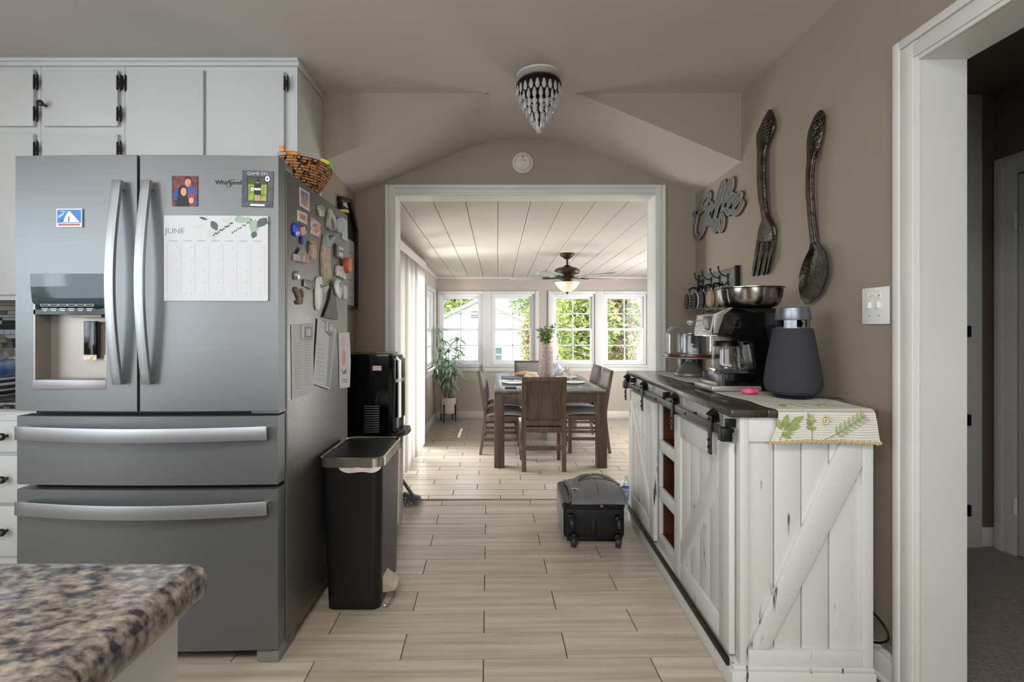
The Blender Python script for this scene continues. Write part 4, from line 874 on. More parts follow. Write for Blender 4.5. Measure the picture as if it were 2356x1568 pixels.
sprig(FEr, [leafpts(.155, z0-.055, .045, .020, R(75)), leafpts(.158, z0-.060, .050, .020, R(15)), leafpts(.150, z0-.075, .035, .014, R(8)), leafpts(.148, z0-.060, .040, .018, R(115)), leafpts(.175, z0-.045, .050, .019, R(35)), leafpts(.150, z0-.078, .030, .013, R(-15))], emb)
sprig(FEr, [leafpts(.238, z0-.060+.012*k, .020, .010, R(25+90*(k % 2))) for k in range(4)]+[leafpts(.240, z0-.058+.012*k, .018, .010, R(150)) for k in range(3)], emb)
sprig(FEr, [leafpts(.320+.013*k, z0-.072+.0085*k, .026, .008, R(95)) for k in range(7)]+[leafpts(.320+.013*k, z0-.072+.0085*k, .026, .008, R(-20)) for k in range(7)], emb2)
MB().tube([FEr(.142, z0-.092, 0), FEr(.158, z0-.055, 0), FEr(.185, z0-.03, 0)], .0012, 5).tube([FEr(.243, z0-.095, 0), FEr(.242, z0-.06, 0), FEr(.246, z0-.01, 0)], .0012, 5).tube([FEr(.275, z0-.094, 0), FEr(.32, z0-.072, 0), FEr(.41, z0-.012, 0)], .0012, 5).build('embroidered_stem', emb, rn)
MB().tube([FEr(.283+.017*(1-t/14)*cos(t*.9), z0-.030+.017*(1-t/14)*sin(t*.9), .001) for t in range(14)], .0035, 6).build('embroidered_flower', bud, rn)
sprig(FTr, [leafpts(.16+.03*k, .03+.012*(k % 3), .040, .016, R(30+50*(k % 4))) for k in range(8)], emb2, .0008)
sprig(FTr, [leafpts(.20+.045*k, .075, .034, .014, R(200-40*k)) for k in range(4)], emb, .0008)
mb = MB()
for k in range(42):
    t = k/41; p = runner(0.0, t); mb.ball((p.x, p.y-.001, p.z-.004+.003*(k % 2)), (.0055, .003, .006), 6, 5)
mb.build('crochet_edge', mat('crochet', (190, 164, 122), .9), rn, kind='stuff')

# things on the sideboard
TT = TZ+.0055
cs_ = thing('cake_stand', 'pedestal cake stand with red-brown wooden plate under a clear glass dome', 'cake stand', (1.034, 2.72, TT))
cc = (1.034, 2.72, TT)
gm = mat('grey_metal_pedestal', (116, 117, 110), .4, metal=.35)
MB().lathe([(0, 0), (.080, 0), (.083, .006), (.081, .016), (.070, .024), (.066, .028), (.052, .045), (.034, .066), (.022, .078), (.021, .092), (.030, .097), (0, .097)], cc, 30).build('pedestal', gm, cs_)
MB().tube([(cc[0]+.0685*cos(a), cc[1]+.0685*sin(a), cc[2]+.0265) for a in [2*pi*i/36 for i in range(36)]], .0014, 6, closed=True).build('gold_line', mat('gold_line', (180, 140, 60), .3, metal=1), cs_)
MB().lathe([(0, .097), (.140, .097), (.147, .100), (.147, .104), (.140, .105), (0, .105)], cc, 40).build('rim', mat('pale_rim', (150, 150, 146), .4, metal=.4), cs_)
MB().lathe([(0, .1055), (.143, .1055), (.145, .112), (.143, .120), (.136, .121), (0, .121)], cc, 40).build('plate', mat('red_brown_wood', (104, 48, 32), .3, col2=(74, 34, 24), scale=(8, 40, 8), coat=.4), cs_)
dm = MB().lathe([(.125, .1212), (.125, .225), (.120, .245), (.106, .260), (.080, .268), (.02, .271), (0, .271)], cc, 36).build('dome', clear, cs_, smooth=60)
MB().lathe([(.010, .271), (.010, .276), (.017, .283), (.017, .292), (.009, .298), (0, .299)], cc, 16).build('knob', crystal, dm)
one(MB().lathe([(0, 0), (.072, 0), (.073, .004), (.073, .218), (.071, .226), (.066, .230), (0, .230)], (1.135, 2.985, TT), 36), 'canister', 'dark slate cylinder canister with pale streaks behind the cake stand', 'canister', mat('streaked_slate', (52, 56, 60), .35, col2=(126, 132, 138), scale=(26, 26, 3), detail=5, lo=.45, hi=.7), bevel=.002)
one(MB().lathe([(0, 0), (.026, 0), (.036, .02), (.037, .05), (.033, .052), (.030, .02), (0, .008)], (1.01, 2.40, TT), 20), 'scoop_cup', 'small dark grey cup between the cake stand and the coffee maker', 'cup', mat('dark_grey_cup', (70, 72, 76), .4))
# coffee maker, facing the room
CM0, CM1 = 2.05, 2.235
cm_ = thing('coffee_maker', 'black drip coffee maker with silver control panel and glass carafe bay', 'coffee maker', (1.03, 2.14, TT))
FC = lambda u, v, w_: (u, w_, v)
prof = [(.868, 1.152), (.880, 1.231), (.935, 1.254), (1.190, 1.254), (1.200, 1.10), (1.190, TT+.002), (1.066, TT+.002), (1.050, .99), (1.032, 1.075), (1.028, 1.118), (.985, 1.134), (.925, 1.142)]
MB().plate(FC, prof, CM0, CM1).build('body', black_gloss, cm_, bevel=.006)
MB().plate(FC, [(.945, 1.150), (.968, 1.205), (1.0, 1.236), (1.17, 1.236), (1.17, 1.13), (1.03, 1.125), (.985, 1.118)], CM0-.003, CM0).build('side_panel', mat('side_black', (12, 13, 14), .08), cm_)
sil = mat('silver_plastic', (168, 166, 160), .3, metal=.5)
cpn = MB().plate(FC, [(.862, 1.146), (.876, 1.230), (.884, 1.229), (.872, 1.145)], CM0+.006, CM1-.006).build('control_panel', sil, cm_, bevel=.002)
for k, (yy, zz) in enumerate(((.02, .02), (.05, .02), (.02, .045), (.05, .045), (.02, .07), (.05, .07))):
    u = .8625+.014*zz/.084-.001; MB().box(u-.003, u+.004, CM0+.09+yy, CM0+.09+yy+.020, 1.146+zz-.009, 1.146+zz+.009).build('button', mat('button_grey', (196, 194, 184), .4), cpn, bevel=.002)
MB().box(.864, .878, CM0+.015, CM0+.075, 1.165, 1.222).build('display', mat('display', (70, 74, 70), .15), cpn, bevel=.002)
MB().tube([(.866, CM0+.02, 1.160), (.852, CM0+.02, 1.164), (.852, CM0+.06, 1.164), (.866, CM0+.06, 1.160)], .004, 8).build('lever', chrome, cpn)
MB().plate(FC, [(.876, 1.230), (.935, 1.256), (.952, 1.256), (.915, 1.226), (.896, 1.170), (.890, 1.150), (.872, 1.150)], CM0-.002, CM0+.004).build('side_trim', sil, cm_, bevel=.001)
MB().box(.866, .93, CM0+.004, CM1-.004, 1.138, 1.147).build('lip', chrome, cm_, bevel=.002)
bt = MB().box(.868, 1.068, CM0, CM1, TT+.001, TT+.022).build('tray', sil, cm_, bevel=.003)
MB().box(.925, 1.064, CM0+.002, CM1-.002, TT+.022, .990).build('warming_base', black_gloss, cm_, bevel=.004)
MB().box(.905, .926, CM0+.01, CM0+.08, TT+.022, .985).build('badge_panel', mat('badge_panel', (96, 96, 104), .2, metal=.4), cm_, bevel=.002)
MB().box(.885, .905, CM0+.03, CM1-.03, TT+.022, .952).build('step', sil, cm_, bevel=.002)
cf = thing('glass_carafe', 'clear glass coffee carafe with dark lid sitting in the coffee maker', 'carafe', (.965, 2.142, .9905))
cfc = (.965, 2.142, .9905)
MB().lathe([(0, .001), (.056, .001), (.059, .004), (.058, .03), (.054, .090), (.051, .106)], cfc, 32).build('glass', clear, cf, smooth=60)
MB().lathe([(0, .128), (.044, .128), (.047, .124), (.051, .106), (0, .104)], cfc, 24).build('lid', black, cf)
MB().box(cfc[0]-.060, cfc[0]-.050, cfc[1]-.03, cfc[1]+.03, cfc[2]+.002, cfc[2]+.014).build('hinge_clip', chrome, cf, bevel=.002)
text('NINJA', .020, basis((cfc[0]+.022, cfc[1]-.0535, cfc[2]+.045), (.05, .0, 1), (-1, -.35, 0)), flat('#5c5e5a'), cf, extrude=.0003)
# fluted pan on the coffee maker
pn = MB(); pc = (1.064, 2.145, 1.2555)
flute = lambda a, zz: 1+((.055*abs(sin(a*4.5))**.5-.035) if zz < .08 else 0)
pn.lathe([(0, 0), (.080, .0), (.104, .008), (.116, .024), (.122, .045), (.126, .072), (.128, .080), (.136, .083), (.136, .086), (.124, .084), (.118, .068), (.112, .035), (.098, .014), (.07, .006), (0, .006)], pc, 108, fn=flute)
one(pn, 'fluted_pan', 'shiny fluted metal cake pan resting on top of the coffee maker', 'pan', mat('tin_pan', (150, 146, 140), .22, metal=1), smooth=50)
# speaker
sp_ = thing('speaker', 'charcoal fabric cone-shaped speaker with a silver top ring on the runner', 'speaker', (1.097, 1.885, TT))
sc0 = (1.097, 1.885, TT)
fab = mat('charcoal_fabric', (44, 46, 52), .9, col2=(58, 60, 66), scale=(500, 500, 500), bump=.3, bscale=700, bdist=.002)
MB().lathe([(0, .0), (.062, .0), (.066, .010), (.062, .016), (0, .016)], sc0, 36).build('base', black, sp_)
MB().lathe([(0, .014), (.075, .014), (.090, .026), (.097, .050), (.096, .075), (.088, .13), (.077, .19), (.0665, .252), (.064, .256), (0, .256)], sc0, 44).build('body', fab, sp_)
ring = mat('satin_silver', (128, 132, 140), .35, metal=.8)
MB().lathe([(0, .256), (.056, .256), (.056, .260), (0, .260)], sc0, 36).build('neck', ring, sp_)
for k in range(4):
    a = .9+k*pi/2; MB().grid(lambda i, j: (sc0[0]+(.056-.010*(j // 2 if False else (j in (1, 2))))*cos(a-.38+.76*i/5), sc0[1]+(.056-.010*(j in (1, 2)))*sin(a-.38+.76*i/5), sc0[2]+(.258 if j in (0, 1) else .292)), 6, 4, closev=True).build('post', ring, sp_)
MB().lathe([(.03, .26), (.034, .275), (.022, .292), (0, .292)], sc0, 24).build('reflector', black_gloss, sp_)
MB().lathe([(0, .286), (.060, .286), (.0615, .290), (.056, .330), (.053, .333), (0, .333)], sc0, 40).build('top_ring', ring, sp_)
o_ = MB().ball((.978, 1.965, TT+.013), (.034, .020, .013), 16, 10)
o_.v = [(x, y+.004*sin(x*160), z+.002*sin(x*260)) for (x, y, z) in o_.v]
one(o_, 'pink_sponge', 'small bright pink lump lying on the runner before the coffee maker', 'sponge', mat('pink', (222, 92, 130), .6))
def cord(label, pts, r=.0025, cat='cord', name='power_cord'):
    P_ = [Vector(p) for p in pts]; out = []
    for i in range(len(P_)-1):
        p0, p1, p2, p3 = P_[max(i-1, 0)], P_[i], P_[i+1], P_[min(i+2, len(P_)-1)]
        for k in range(8):
            t = k/8; out.append(.5*((2*p1)+(p2-p0)*t+(2*p0-5*p1+4*p2-p3)*t*t+(3*p1-p0-3*p2+p3)*t**3))
    out.append(P_[-1]); return one(MB().tube(out, r, 7), name, label, cat, black)
cord('thin black cable running from the speaker towards the wall', [(1.150, 1.86, TT+.006), (1.19, 1.83, TT+.004), (1.222, 1.80, TT+.006), (1.232, 1.79, TT-.02), (1.234, 1.80, .86)], .002)
cord('loop of black power cord on the baseboard beside the sideboard', [(1.235, 1.86, .24), (1.25, 1.75, .235), (1.262, 1.66, .205), (1.262, 1.64, .165), (1.25, 1.70, .125), (1.235, 1.80, .118), (1.238, 1.95, .05), (1.246, 2.1, .012)], .004)
# inside the open shelves
bq = thing('egg_basket', 'small wicker basket of greens with a hoop handle on the upper shelf', 'basket', tuple(MS @ Vector((.10, .735, .6195))))
bo = MS @ Vector((.105, .735, .6195)); wk2 = mat('willow', (176, 140, 96), .7, col2=(120, 88, 56), scale=(90, 90, 140), bump=.5, bscale=240)
for k in range(7):
    r = .040+.012*k/6; MB().tube([(bo.x+r*cos(a), bo.y+r*sin(a), bo.z+.006+.009*k) for a in [2*pi*i/26 for i in range(26)]], .0052, 6, closed=True).build('coil', wk2, bq)
MB().lathe([(0, .001), (.042, .001), (.042, .008), (0, .008)], tuple(bo), 20).build('base', wk2, bq)
MB().tube([(bo.x+.0, bo.y+.052*cos(a), bo.z+.055+.095*sin(a)) for a in [pi*i/16 for i in range(17)]], .004, 7).build('handle', wk2, bq)
gl = mat('succulent', (112, 138, 66), .6, col2=(168, 178, 110), scale=(40, 40, 40))
for k in range(5):
    a = k*1.26; MB().ball((bo.x+.022*cos(a), bo.y+.022*sin(a), bo.z+.066+.006*(k % 2)), .020, 10, 7).build('green_egg', gl, bq)
for k in range(14):
    a = k*2.4; MB().tube([(bo.x, bo.y+.01, bo.z+.06), (bo.x+.02*cos(a), bo.y+.01+.02*sin(a), bo.z+.095), (bo.x+.035*cos(a), bo.y+.01+.035*sin(a), bo.z+.105)], [.002, .0017, .0006], 4).build('grass_blade', mat('grass_blade', (70, 110, 44), .6), bq)
fo = MS @ Vector((.12, .685, .3815))
fg = thing('iron_figurine', 'dark leafy figurine in the middle cell of the sideboard', 'figurine', tuple(fo))
MB().lathe([(0, 0), (.026, 0), (.024, .012), (.008, .02), (.006, .07), (0, .075)], tuple(fo), 14).build('stem', black_iron, fg)
for k in range(9): MB().plate(lambda u, v, w_: (fo.x-.004+w_, fo.y+u, fo.z+v), leafpts(0, .04+.008*k, .045, .018, R(20+k*37)), 0, .003).build('leaf', black_iron, fg)

# ------------------------------------------------------------------ on the right wall
def RW(x, y, w_): X = XR-w_; Y = X*FPX/(x-1144); return Vector((X, Y, CAM_Z+(753-y)*Y/FPX))
def catmull(P_, n=8):
    P_ = [Vector(p) for p in P_]; out = []
    for i in range(len(P_)-1):
        p0, p1, p2, p3 = P_[max(i-1, 0)], P_[i], P_[i+1], P_[min(i+2, len(P_)-1)]
        for k in range(n):
            t = k/n; out.append(.5*((2*p1)+(p2-p0)*t+(2*p0-5*p1+4*p2-p3)*t*t+(3*p1-p0-3*p2+p3)*t**3))
    out.append(P_[-1]); return out
C5 = lambda x, y: (1570+.2168*x, 380+.2168*y)
strokes = [[(112, 530), (128, 500), (165, 500), (235, 425), (282, 335), (272, 300), (240, 320), (185, 420), (140, 580), (125, 700), (150, 765), (200, 720), (245, 600), (290, 540)],
           [(295, 405), (262, 410), (245, 490), (250, 600), (275, 615), (300, 540), (308, 450), (295, 405), (275, 450), (270, 520), (330, 500)],
           [(315, 560), (350, 420), (395, 250), (430, 180), (432, 230), (395, 350), (335, 500), (310, 600), (325, 690), (350, 670), (355, 580), (345, 500), (400, 460)],
           [(380, 560), (420, 400), (470, 240), (515, 155), (520, 220), (475, 340), (400, 470), (375, 590), (385, 680), (415, 660), (428, 570), (405, 490), (460, 440)],
           [(455, 430), (500, 400), (540, 335), (520, 320), (485, 370), (462, 450), (475, 505), (520, 470)],
           [(515, 450), (560, 400), (612, 325), (595, 310), (555, 355), (525, 440), (540, 505), (590, 480), (640, 380)]]
sg = root('coffee_sign', 'grey and wood layered script sign reading Coffee on the wall above the mug rack', 'sign', [RW(*C5(100, 810), 0), RW(*C5(660, 120), .03)])
def ribbon(mb, pts, width, x0, x1):
    n = len(pts); b = len(mb.v)
    for i in range(n):
        t = (pts[min(i+1, n-1)]-pts[max(i-1, 0)]).normalized(); nrm = Vector((0, -t.z, t.y))
        for (s_, xx) in ((-1, x0), (1, x0), (1, x1), (-1, x1)): p = pts[i]+nrm*s_*width/2; mb.v.append((xx, p.y, p.z))
    for i in range(n-1):
        for k in range(4): mb.f.append((b+i*4+k, b+i*4+(k+1) % 4, b+i*4+4+(k+1) % 4, b+i*4+4+k))
    mb.f.append((b, b+1, b+2, b+3)); e = b+(n-1)*4; mb.f.append((e+3, e+2, e+1, e))
for lt, st in zip(('letter_c', 'letter_o', 'letter_f', 'letter_f', 'letter_e', 'letter_e'), strokes):
    pts = catmull([RW(*C5(x, y), .02) for (x, y) in st], 6); lo_ = None
    for wd, w0, w1, nm, col in ((.036, 0, .013, lt, mat('sign_brown', (88, 66, 48), .7)), (.029, .013, .018, 'cream_layer', mat('sign_cream', (182, 166, 144), .7)), (.021, .018, .023, 'grey_layer', mat('sign_grey', (104, 110, 110), .6))):
        mb = MB(); ribbon(mb, pts, wd, XR-w0, XR-w1-.0005*strokes.index(st)*(w0 > 0)); o_ = mb.build(nm, col, sg if lo_ is None else lo_, smooth=None); lo_ = lo_ or o_
# mug rack
hr = root('mug_rack', 'small dark-framed wall board with four double hooks', 'hook rack', [(XR, 2.70, 1.385), (XR-.06, 3.21, 1.50)])
MB().box(XR-.020, XR, 2.713, 3.205, 1.392, 1.500).build('board', mat('rack_board', (120, 124, 120), .5, col2=(98, 100, 97), scale=(30, 8, 30)), hr, bevel=.002)
MB().box(XR-.026, XR-.0005, 2.703, 2.716, 1.386, 1.506).box(XR-.026, XR-.0005, 3.202, 3.214, 1.386, 1.506).box(XR-.024, XR-.0005, 2.716, 3.202, 1.386, 1.394).build('frame', black_iron, hr, bevel=.001)
HYs = (2.80, 2.906, 3.02, 3.138)
for y in HYs:
    h_ = MB().box(XR-.026, XR-.019, y-.008, y+.008, 1.405, 1.475).build('hook', black_iron, hr, bevel=.003)
    MB().tube(catmull([(XR-.022, y, 1.458), (XR-.045, y, 1.462), (XR-.066, y, 1.478), (XR-.075, y, 1.505)], 5), .0035, 7).build('upper_arm', black_iron, h_)
    MB().ball((XR-.075, y, 1.508), .0065, 10, 7).build('ball_tip', mat('bronze_tip', (70, 62, 56), .4, metal=.6), h_)
    MB().tube(catmull([(XR-.022, y, 1.430), (XR-.036, y, 1.414), (XR-.050, y, 1.412), (XR-.056, y, 1.428)], 5), .0035, 7).build('lower_arm', black_iron, h_)
def mug(label, y, style):
    x0, x1, zc, r = XR-.122, XR-.030, 1.334, .049
    t = root('mug', label, 'mug', [(x0, y-r, zc-r), (x1, y+r, zc+r)], 'mugs on the wall rack')
    Mx = Matrix.Rotation(pi/2, 4, 'Y'); TR = Matrix.Translation(((x0+x1)/2, y, 0)) @ Matrix.Rotation(R(-7), 4, 'Z') @ Matrix.Translation((-(x0+x1)/2, -y, 0))
    body = [(0, 0), (.042, 0), (r, .008), (r, .092), (r-.004, .092), (r-.004, .010), (0, .006)]
    MB().lathe(body, (x0, y, zc), 32, mt=Mx).xf(TR).build('body', mat('mug_'+style, {'grid': (24, 25, 26), 'stripe': (26, 26, 27), 'band': (30, 27, 25), 'gold': (150, 138, 112)}[style], .25), t)
    rings = {'grid': ((.010, .012), (.030, .032), (.050, .052), (.070, .072)), 'stripe': ((.012, .020), (.028, .033), (.040, .044), (.052, .085)), 'band': ((.014, .018), (.024, .028), (.034, .038), (.050, .086)), 'gold': ((.046, .088), (.018, .022))}[style]
    rc = {'grid': flat('#d8d4cc', .3), 'stripe': flat('#d2cfc8', .3), 'band': flat('#c4b59c', .3), 'gold': black_gloss}[style]
    for a, b in rings: MB().lathe([(r-.001, a), (r+.0008, a), (r+.0008, b), (r-.001, b)], (x0, y, zc), 32, mt=Mx).xf(TR).build('stripe', rc, t)
    if style == 'grid':
        for k in range(16): a = k*pi/8; MB().box(.010, .085, -.001, .001, r-.001, r+.0009).xf(Matrix.Translation((x0, y, zc)) @ Matrix.Rotation(a, 4, 'X')).xf(TR).build('stripe', rc, t)
    MB().tube(catmull([(x0+.020, y, zc+r-.003), (x0+.022, y, zc+r+.026), (x0+.045, y, zc+r+.038), (x0+.068, y, zc+r+.026), (x0+.072, y, zc+r-.003)], 5), .0055, 8).xf(TR).build('handle', black_gloss, t)
for y, st, lb in zip(HYs, ('gold', 'band', 'stripe', 'grid'), ('cream and black mug on the rack hook beside the fluted pan', 'tan ringed mug, second on the rack from the pan', 'white and black striped mug, third on the rack from the pan', 'black mug with white grid lines at the corner end of the rack')): mug(lb, y+.0105, st)
# giant fork and spoon
iron = mat('hammered_iron', (84, 78, 72), .32, metal=.9, col2=(54, 50, 46), scale=(30, 30, 30), bump=.5, bscale=70, bdist=.006)
C6 = lambda x, y: (1690+.3125*x, 230+.3125*y)
def resample(P_, n):
    P_ = [Vector((p[0], p[1])) for p in P_]; ds = [0]
    for a, b in zip(P_, P_[1:]): ds.append(ds[-1]+(b-a).length)
    out = []
    for i in range(n):
        d = ds[-1]*i/(n-1); k = max(j for j in range(len(ds)) if ds[j] <= d+1e-9); k = min(k, len(P_)-2)
        t = (d-ds[k])/(ds[k+1]-ds[k]); out.append(P_[k].lerp(P_[k+1], t))
    return out
def resample_y(P_, ys):
    out = []
    for y in ys:
        for a, b in zip(P_, P_[1:]):
            if min(a[1], b[1])-1e-6 <= y <= max(a[1], b[1])+1e-6 and b[1] != a[1]: t = (y-a[1])/(b[1]-a[1]); out.append(a[0]+(b[0]-a[0])*t); break
        else: out.append((P_[0] if y < P_[0][1] else P_[-1])[0])
    return out
def slab(Lp, Rp, y0, y1, n, wfn, th=.007):
    ys = [y0+(y1-y0)*i/(n-1) for i in range(n)]; lx = resample_y(Lp, ys); rx = resample_y(Rp, ys)
    return MB().sheet(lambda u, v: RW(*C6(lx[round(u*(n-1))]*(1-v)+rx[round(u*(n-1))]*v, ys[round(u*(n-1))]), wfn(u, v)), n, 7, (th, 0, 0))
dome = lambda v: 4*v*(1-v)
fk = root('wall_fork', 'giant dark hammered-metal fork hanging on the wall', 'wall decor', [RW(*C6(130, 1297), 0), RW(*C6(280, 68), .04)])
fl_ = [(250, 68), (215, 130), (165, 240), (158, 300), (165, 370), (162, 560), (170, 700), (200, 880), (172, 960), (163, 1040)]
fr2 = [(262, 68), (285, 130), (291, 200), (265, 270), (235, 330), (225, 400), (222, 560), (232, 740), (248, 850), (290, 920), (300, 980), (295, 1040)]
slab(fl_, fr2, 70, 1040, 50, lambda u, v: .014+.010*dome(v)+.018*sin(u*pi)).build('handle', iron, fk, smooth=70)
for a0, a1, b0, b1, ye in ((163, 186, 124, 145, 1297), (204, 223, 161, 180, 1293), (239, 258, 204, 221, 1288), (268, 295, 229, 245, 1280)):
    slab([(a0, 1030), (b0, ye-12), (b0+6, ye)], [(a1, 1030), (b1, ye-12), (b1-6, ye)], 1030, ye, 14, lambda u, v: .016+.004*dome(v)+.012*sin(u*pi)).build('tine', iron, fk, smooth=70)
spn = root('wall_spoon', 'giant dark hammered-metal spoon hanging on the wall nearer the switch', 'wall decor', [RW(*C6(470, 1507), 0), RW(*C6(655, 72), .04)])
sl_ = [(625, 72), (590, 110), (545, 220), (530, 300), (530, 440), (522, 540), (522, 700), (540, 900), (558, 1065)]
sr_ = [(635, 72), (655, 110), (650, 220), (615, 360), (585, 440), (575, 540), (575, 700), (590, 900), (606, 1010), (612, 1065)]
slab(sl_, sr_, 74, 1062, 46, lambda u, v: .012+.010*dome(v)+.020*sin(u*pi)).build('handle', iron, spn, smooth=70)
bl = [(558, 1040), (548, 1100), (500, 1200), (472, 1300), (470, 1380), (485, 1450), (518, 1505)]
br = [(610, 1040), (640, 1080), (665, 1115), (685, 1200), (680, 1300), (630, 1420), (555, 1495), (528, 1507)]
slab(bl, br, 1045, 1505, 34, lambda u, v: .034-.026*dome(v)*sin(min(1, u*1.15)*pi)**.7, .005).build('bowl', iron, spn, smooth=70)
for par, pts in ((fk, [(205+18*sin(i*2.1)+i*1.5, 300-i*8.5) for i in range(18)]), (spn, [(560+22*sin(i*1.9)+i*2.4, 430-i*15) for i in range(22)])):
    for (x, y) in pts: p = RW(*C6(x+(10 if par is fk else 0), y), .040); MB().ball((p.x+.008, p.y, p.z), (.007, .009, .008), 8, 6).build('relief_bead', iron, par)
# light switch plate
sw = root('switch_plate', 'white wall plate with raised coffee-cup relief beside the door casing', 'switch plate', [(XR, 1.668, 1.18), (XR, 1.795, 1.315)])
MB().box(XR-.008, XR-.0005, 1.668, 1.792, 1.186, 1.312).build('plate', white_s, sw, bevel=.004)
for y in (1.71, 1.752): MB().box(XR-.017, XR-.007, y-.005, y+.005, 1.24, 1.262).build('toggle', white_s, sw, bevel=.002)
for y in (1.71, 1.752):
    for z in (1.215, 1.283): MB().tube([(XR-.0095, y, z), (XR-.007, y, z)], .0035, 8).build('screw', flat('#a8a8a4', .4), sw)
MB().tube([(XR-.008, 1.73+.028*cos(a), 1.285+.012*sin(2*a)) for a in [i*pi/8 for i in range(16)]], .002, 5, closed=True).build('relief_scroll', white_s, sw)
# ------------------------------------------------------------------ island corner in front of the camera
granite = mat('brown_granite', (44, 44, 49), .09, col2=(142, 132, 122), scale=(85, 130, 90), detail=9, lo=.38, hi=.70, spec=.7)
one(MB().box(-2.2, -.277, -.8, .4965, .912, .950).xf(Matrix.Translation((0, 0, 0))), 'island_countertop', 'brown and black granite slab jutting into the lower corner', 'countertop', granite, bevel=.016, seg=4)
isl = thing('kitchen_island', 'plain white island base under the granite slab', 'island', (-1.2, -.15, 0))
MB().box(-2.15, -.302, -.75, .474, .09, .911).box(-2.1, -.34, -.7, .42, 0, .09).build('body', cab_white, isl, bevel=.002)
MB().box(-.3025, -.298, -.75, .474, .09, .911).build('side_panel', cab_white, isl, bevel=.001)

# ------------------------------------------------------------------ step bin
tb = thing('step_bin', 'tall black pedal bin with steel rim beside the fridge', 'bin', (-.60, 2.30, 0))
def loop_box(x0, x1, y0, y1, z, r, n=5): return [(u, v, z) for (u, v) in rrect(x0, x1, y0, y1, r, n)]
def loft(loops, cap0=True, cap1=True):
    mb = MB(); k = len(loops[0])
    for l in loops: mb.v += [tuple(p) for p in l]
    for i in range(len(loops)-1):
        for j in range(k): mb.f.append((i*k+j, i*k+(j+1) % k, (i+1)*k+(j+1) % k, (i+1)*k+j))
    if cap0: mb.f.append(tuple(range(k))[::-1])
    if cap1: mb.f.append(tuple((len(loops)-1)*k+j for j in range(k)))
    return mb
binb = mat('bin_black', (20, 20, 21), .38, bump=.03, bscale=300)
loft([loop_box(-.712, -.490, 2.115, 2.49, 0, .035), loop_box(-.712, -.488, 2.112, 2.492, .02, .038), loop_box(-.735, -.478, 2.098, 2.505, .600, .045)]).build('body', binb, tb, smooth=50)
bag = thing('bin_liner', 'white and pink bin liner edge showing under the steel rim', 'bin liner', (-.57, 2.093, .57))
MB().sheet(lambda u, v: (-.655+.175*u, 2.0945-.003*sin(pi*u)-.002*sin(u*17), .600-(.004+.026*sin(pi*u)**.5*(.8+.2*sin(u*9)))*v), 24, 5, (0, .0012, 0)).build('film', mat('liner_film', (212, 190, 186), .5, col2=(226, 222, 220), scale=(14, 14, 14)), bag)
rim = mat('bin_rim_steel', (196, 194, 184), .22, metal=1)
loft([loop_box(-.742, -.470, 2.090, 2.512, .598, .05), loop_box(-.742, -.470, 2.090, 2.512, .634, .05), loop_box(-.736, -.476, 2.096, 2.506, .638, .046), loop_box(-.730, -.482, 2.102, 2.500, .632, .042)], False, False).build('rim', rim, tb, smooth=40)
loft([loop_box(-.731, -.481, 2.101, 2.501, .620, .042), loop_box(-.731, -.481, 2.101, 2.501, .629, .042), loop_box(-.715, -.497, 2.117, 2.485, .632, .036)]).build('lid', binb, tb, smooth=40)
MB().box(-.735, -.700, 2.10, 2.28, .631, .6345).build('hinge_strip', black, tb, bevel=.001)
MB().add([(-.488, 2.15, .115), (-.430, 2.15, .075), (-.430, 2.15, .060), (-.488, 2.15, .050), (-.488, 2.25, .115), (-.430, 2.25, .075), (-.430, 2.25, .060), (-.488, 2.25, .050)], [(0, 1, 2, 3), (4, 7, 6, 5), (0, 4, 5, 1), (1, 5, 6, 2), (2, 6, 7, 3), (3, 7, 4, 0)]).build('pedal', mat('pedal_beige', (176, 166, 150), .4), tb, bevel=.006)
MB().tube(catmull([(-.487, 2.135, .012), (-.462, 2.14, .008), (-.440, 2.19, .03), (-.438, 2.25, .06)], 5), .0035, 8).build('pedal_bar', chrome, tb)
# ------------------------------------------------------------------ water cooler
wc = thing('water_cooler', 'glossy black and steel water dispenser standing behind the bin', 'water dispenser', (-.75, 2.98, 0))
def wcl(z, bul, y0=2.835, y1=3.135, x0=-.915, x1=-.605):
    pts = [(x0, y0, z)]; n = 10
    for i in range(n+1): t = i/n; pts.append((x1+bul*sin(pi*t)**.7, y0+(y1-y0)*t, z))
    return pts+[(x0, y1, z)]
loft([wcl(.48, .050), wcl(.99, .055), wcl(1.015, .045), wcl(1.025, .02)]).build('body', black_gloss, wc, bevel=.004, smooth=40)
loft([wcl(.045, .045), wcl(.478, .048)]).build('lower_door', mat('cooler_steel', (150, 142, 134), .32, metal=.9), wc, smooth=40)
loft([wcl(0, .02, 2.85, 3.12, -.90, -.62), wcl(.045, .02, 2.85, 3.12, -.90, -.62)]).build('foot', black, wc)
MB().grid(lambda i, j: (-.600+.056*sin(pi*(.16+.68*i/10))**.7, 2.835+.30*(.16+.68*i/10), .66+.33*j/4), 11, 5).build('front_panel', mat('cooler_front', (30, 33, 38), .10), wc)
for z in (.87, .88): MB().tube([(-.597+.056*sin(pi*t)**.7, 2.835+.30*t, z) for t in [i/12 for i in range(1, 12)]], .0035, 6).build('chrome_trim', chrome, wc)
MB().lathe([(0, 0), (.085, 0), (.09, .008), (.09, .022), (.085, .026), (0, .024)], (-.60, 2.985, .556), 28, sy=1.5).build('drip_tray', mat('tray_black', (28, 28, 30), .3), wc)
for k in range(7): MB().box(-.575, -.525, 2.91+.024*k, 2.918+.024*k, .580, .586).build('tray_bar', mat('tray_bar', (90, 90, 92), .3, metal=.6), wc)
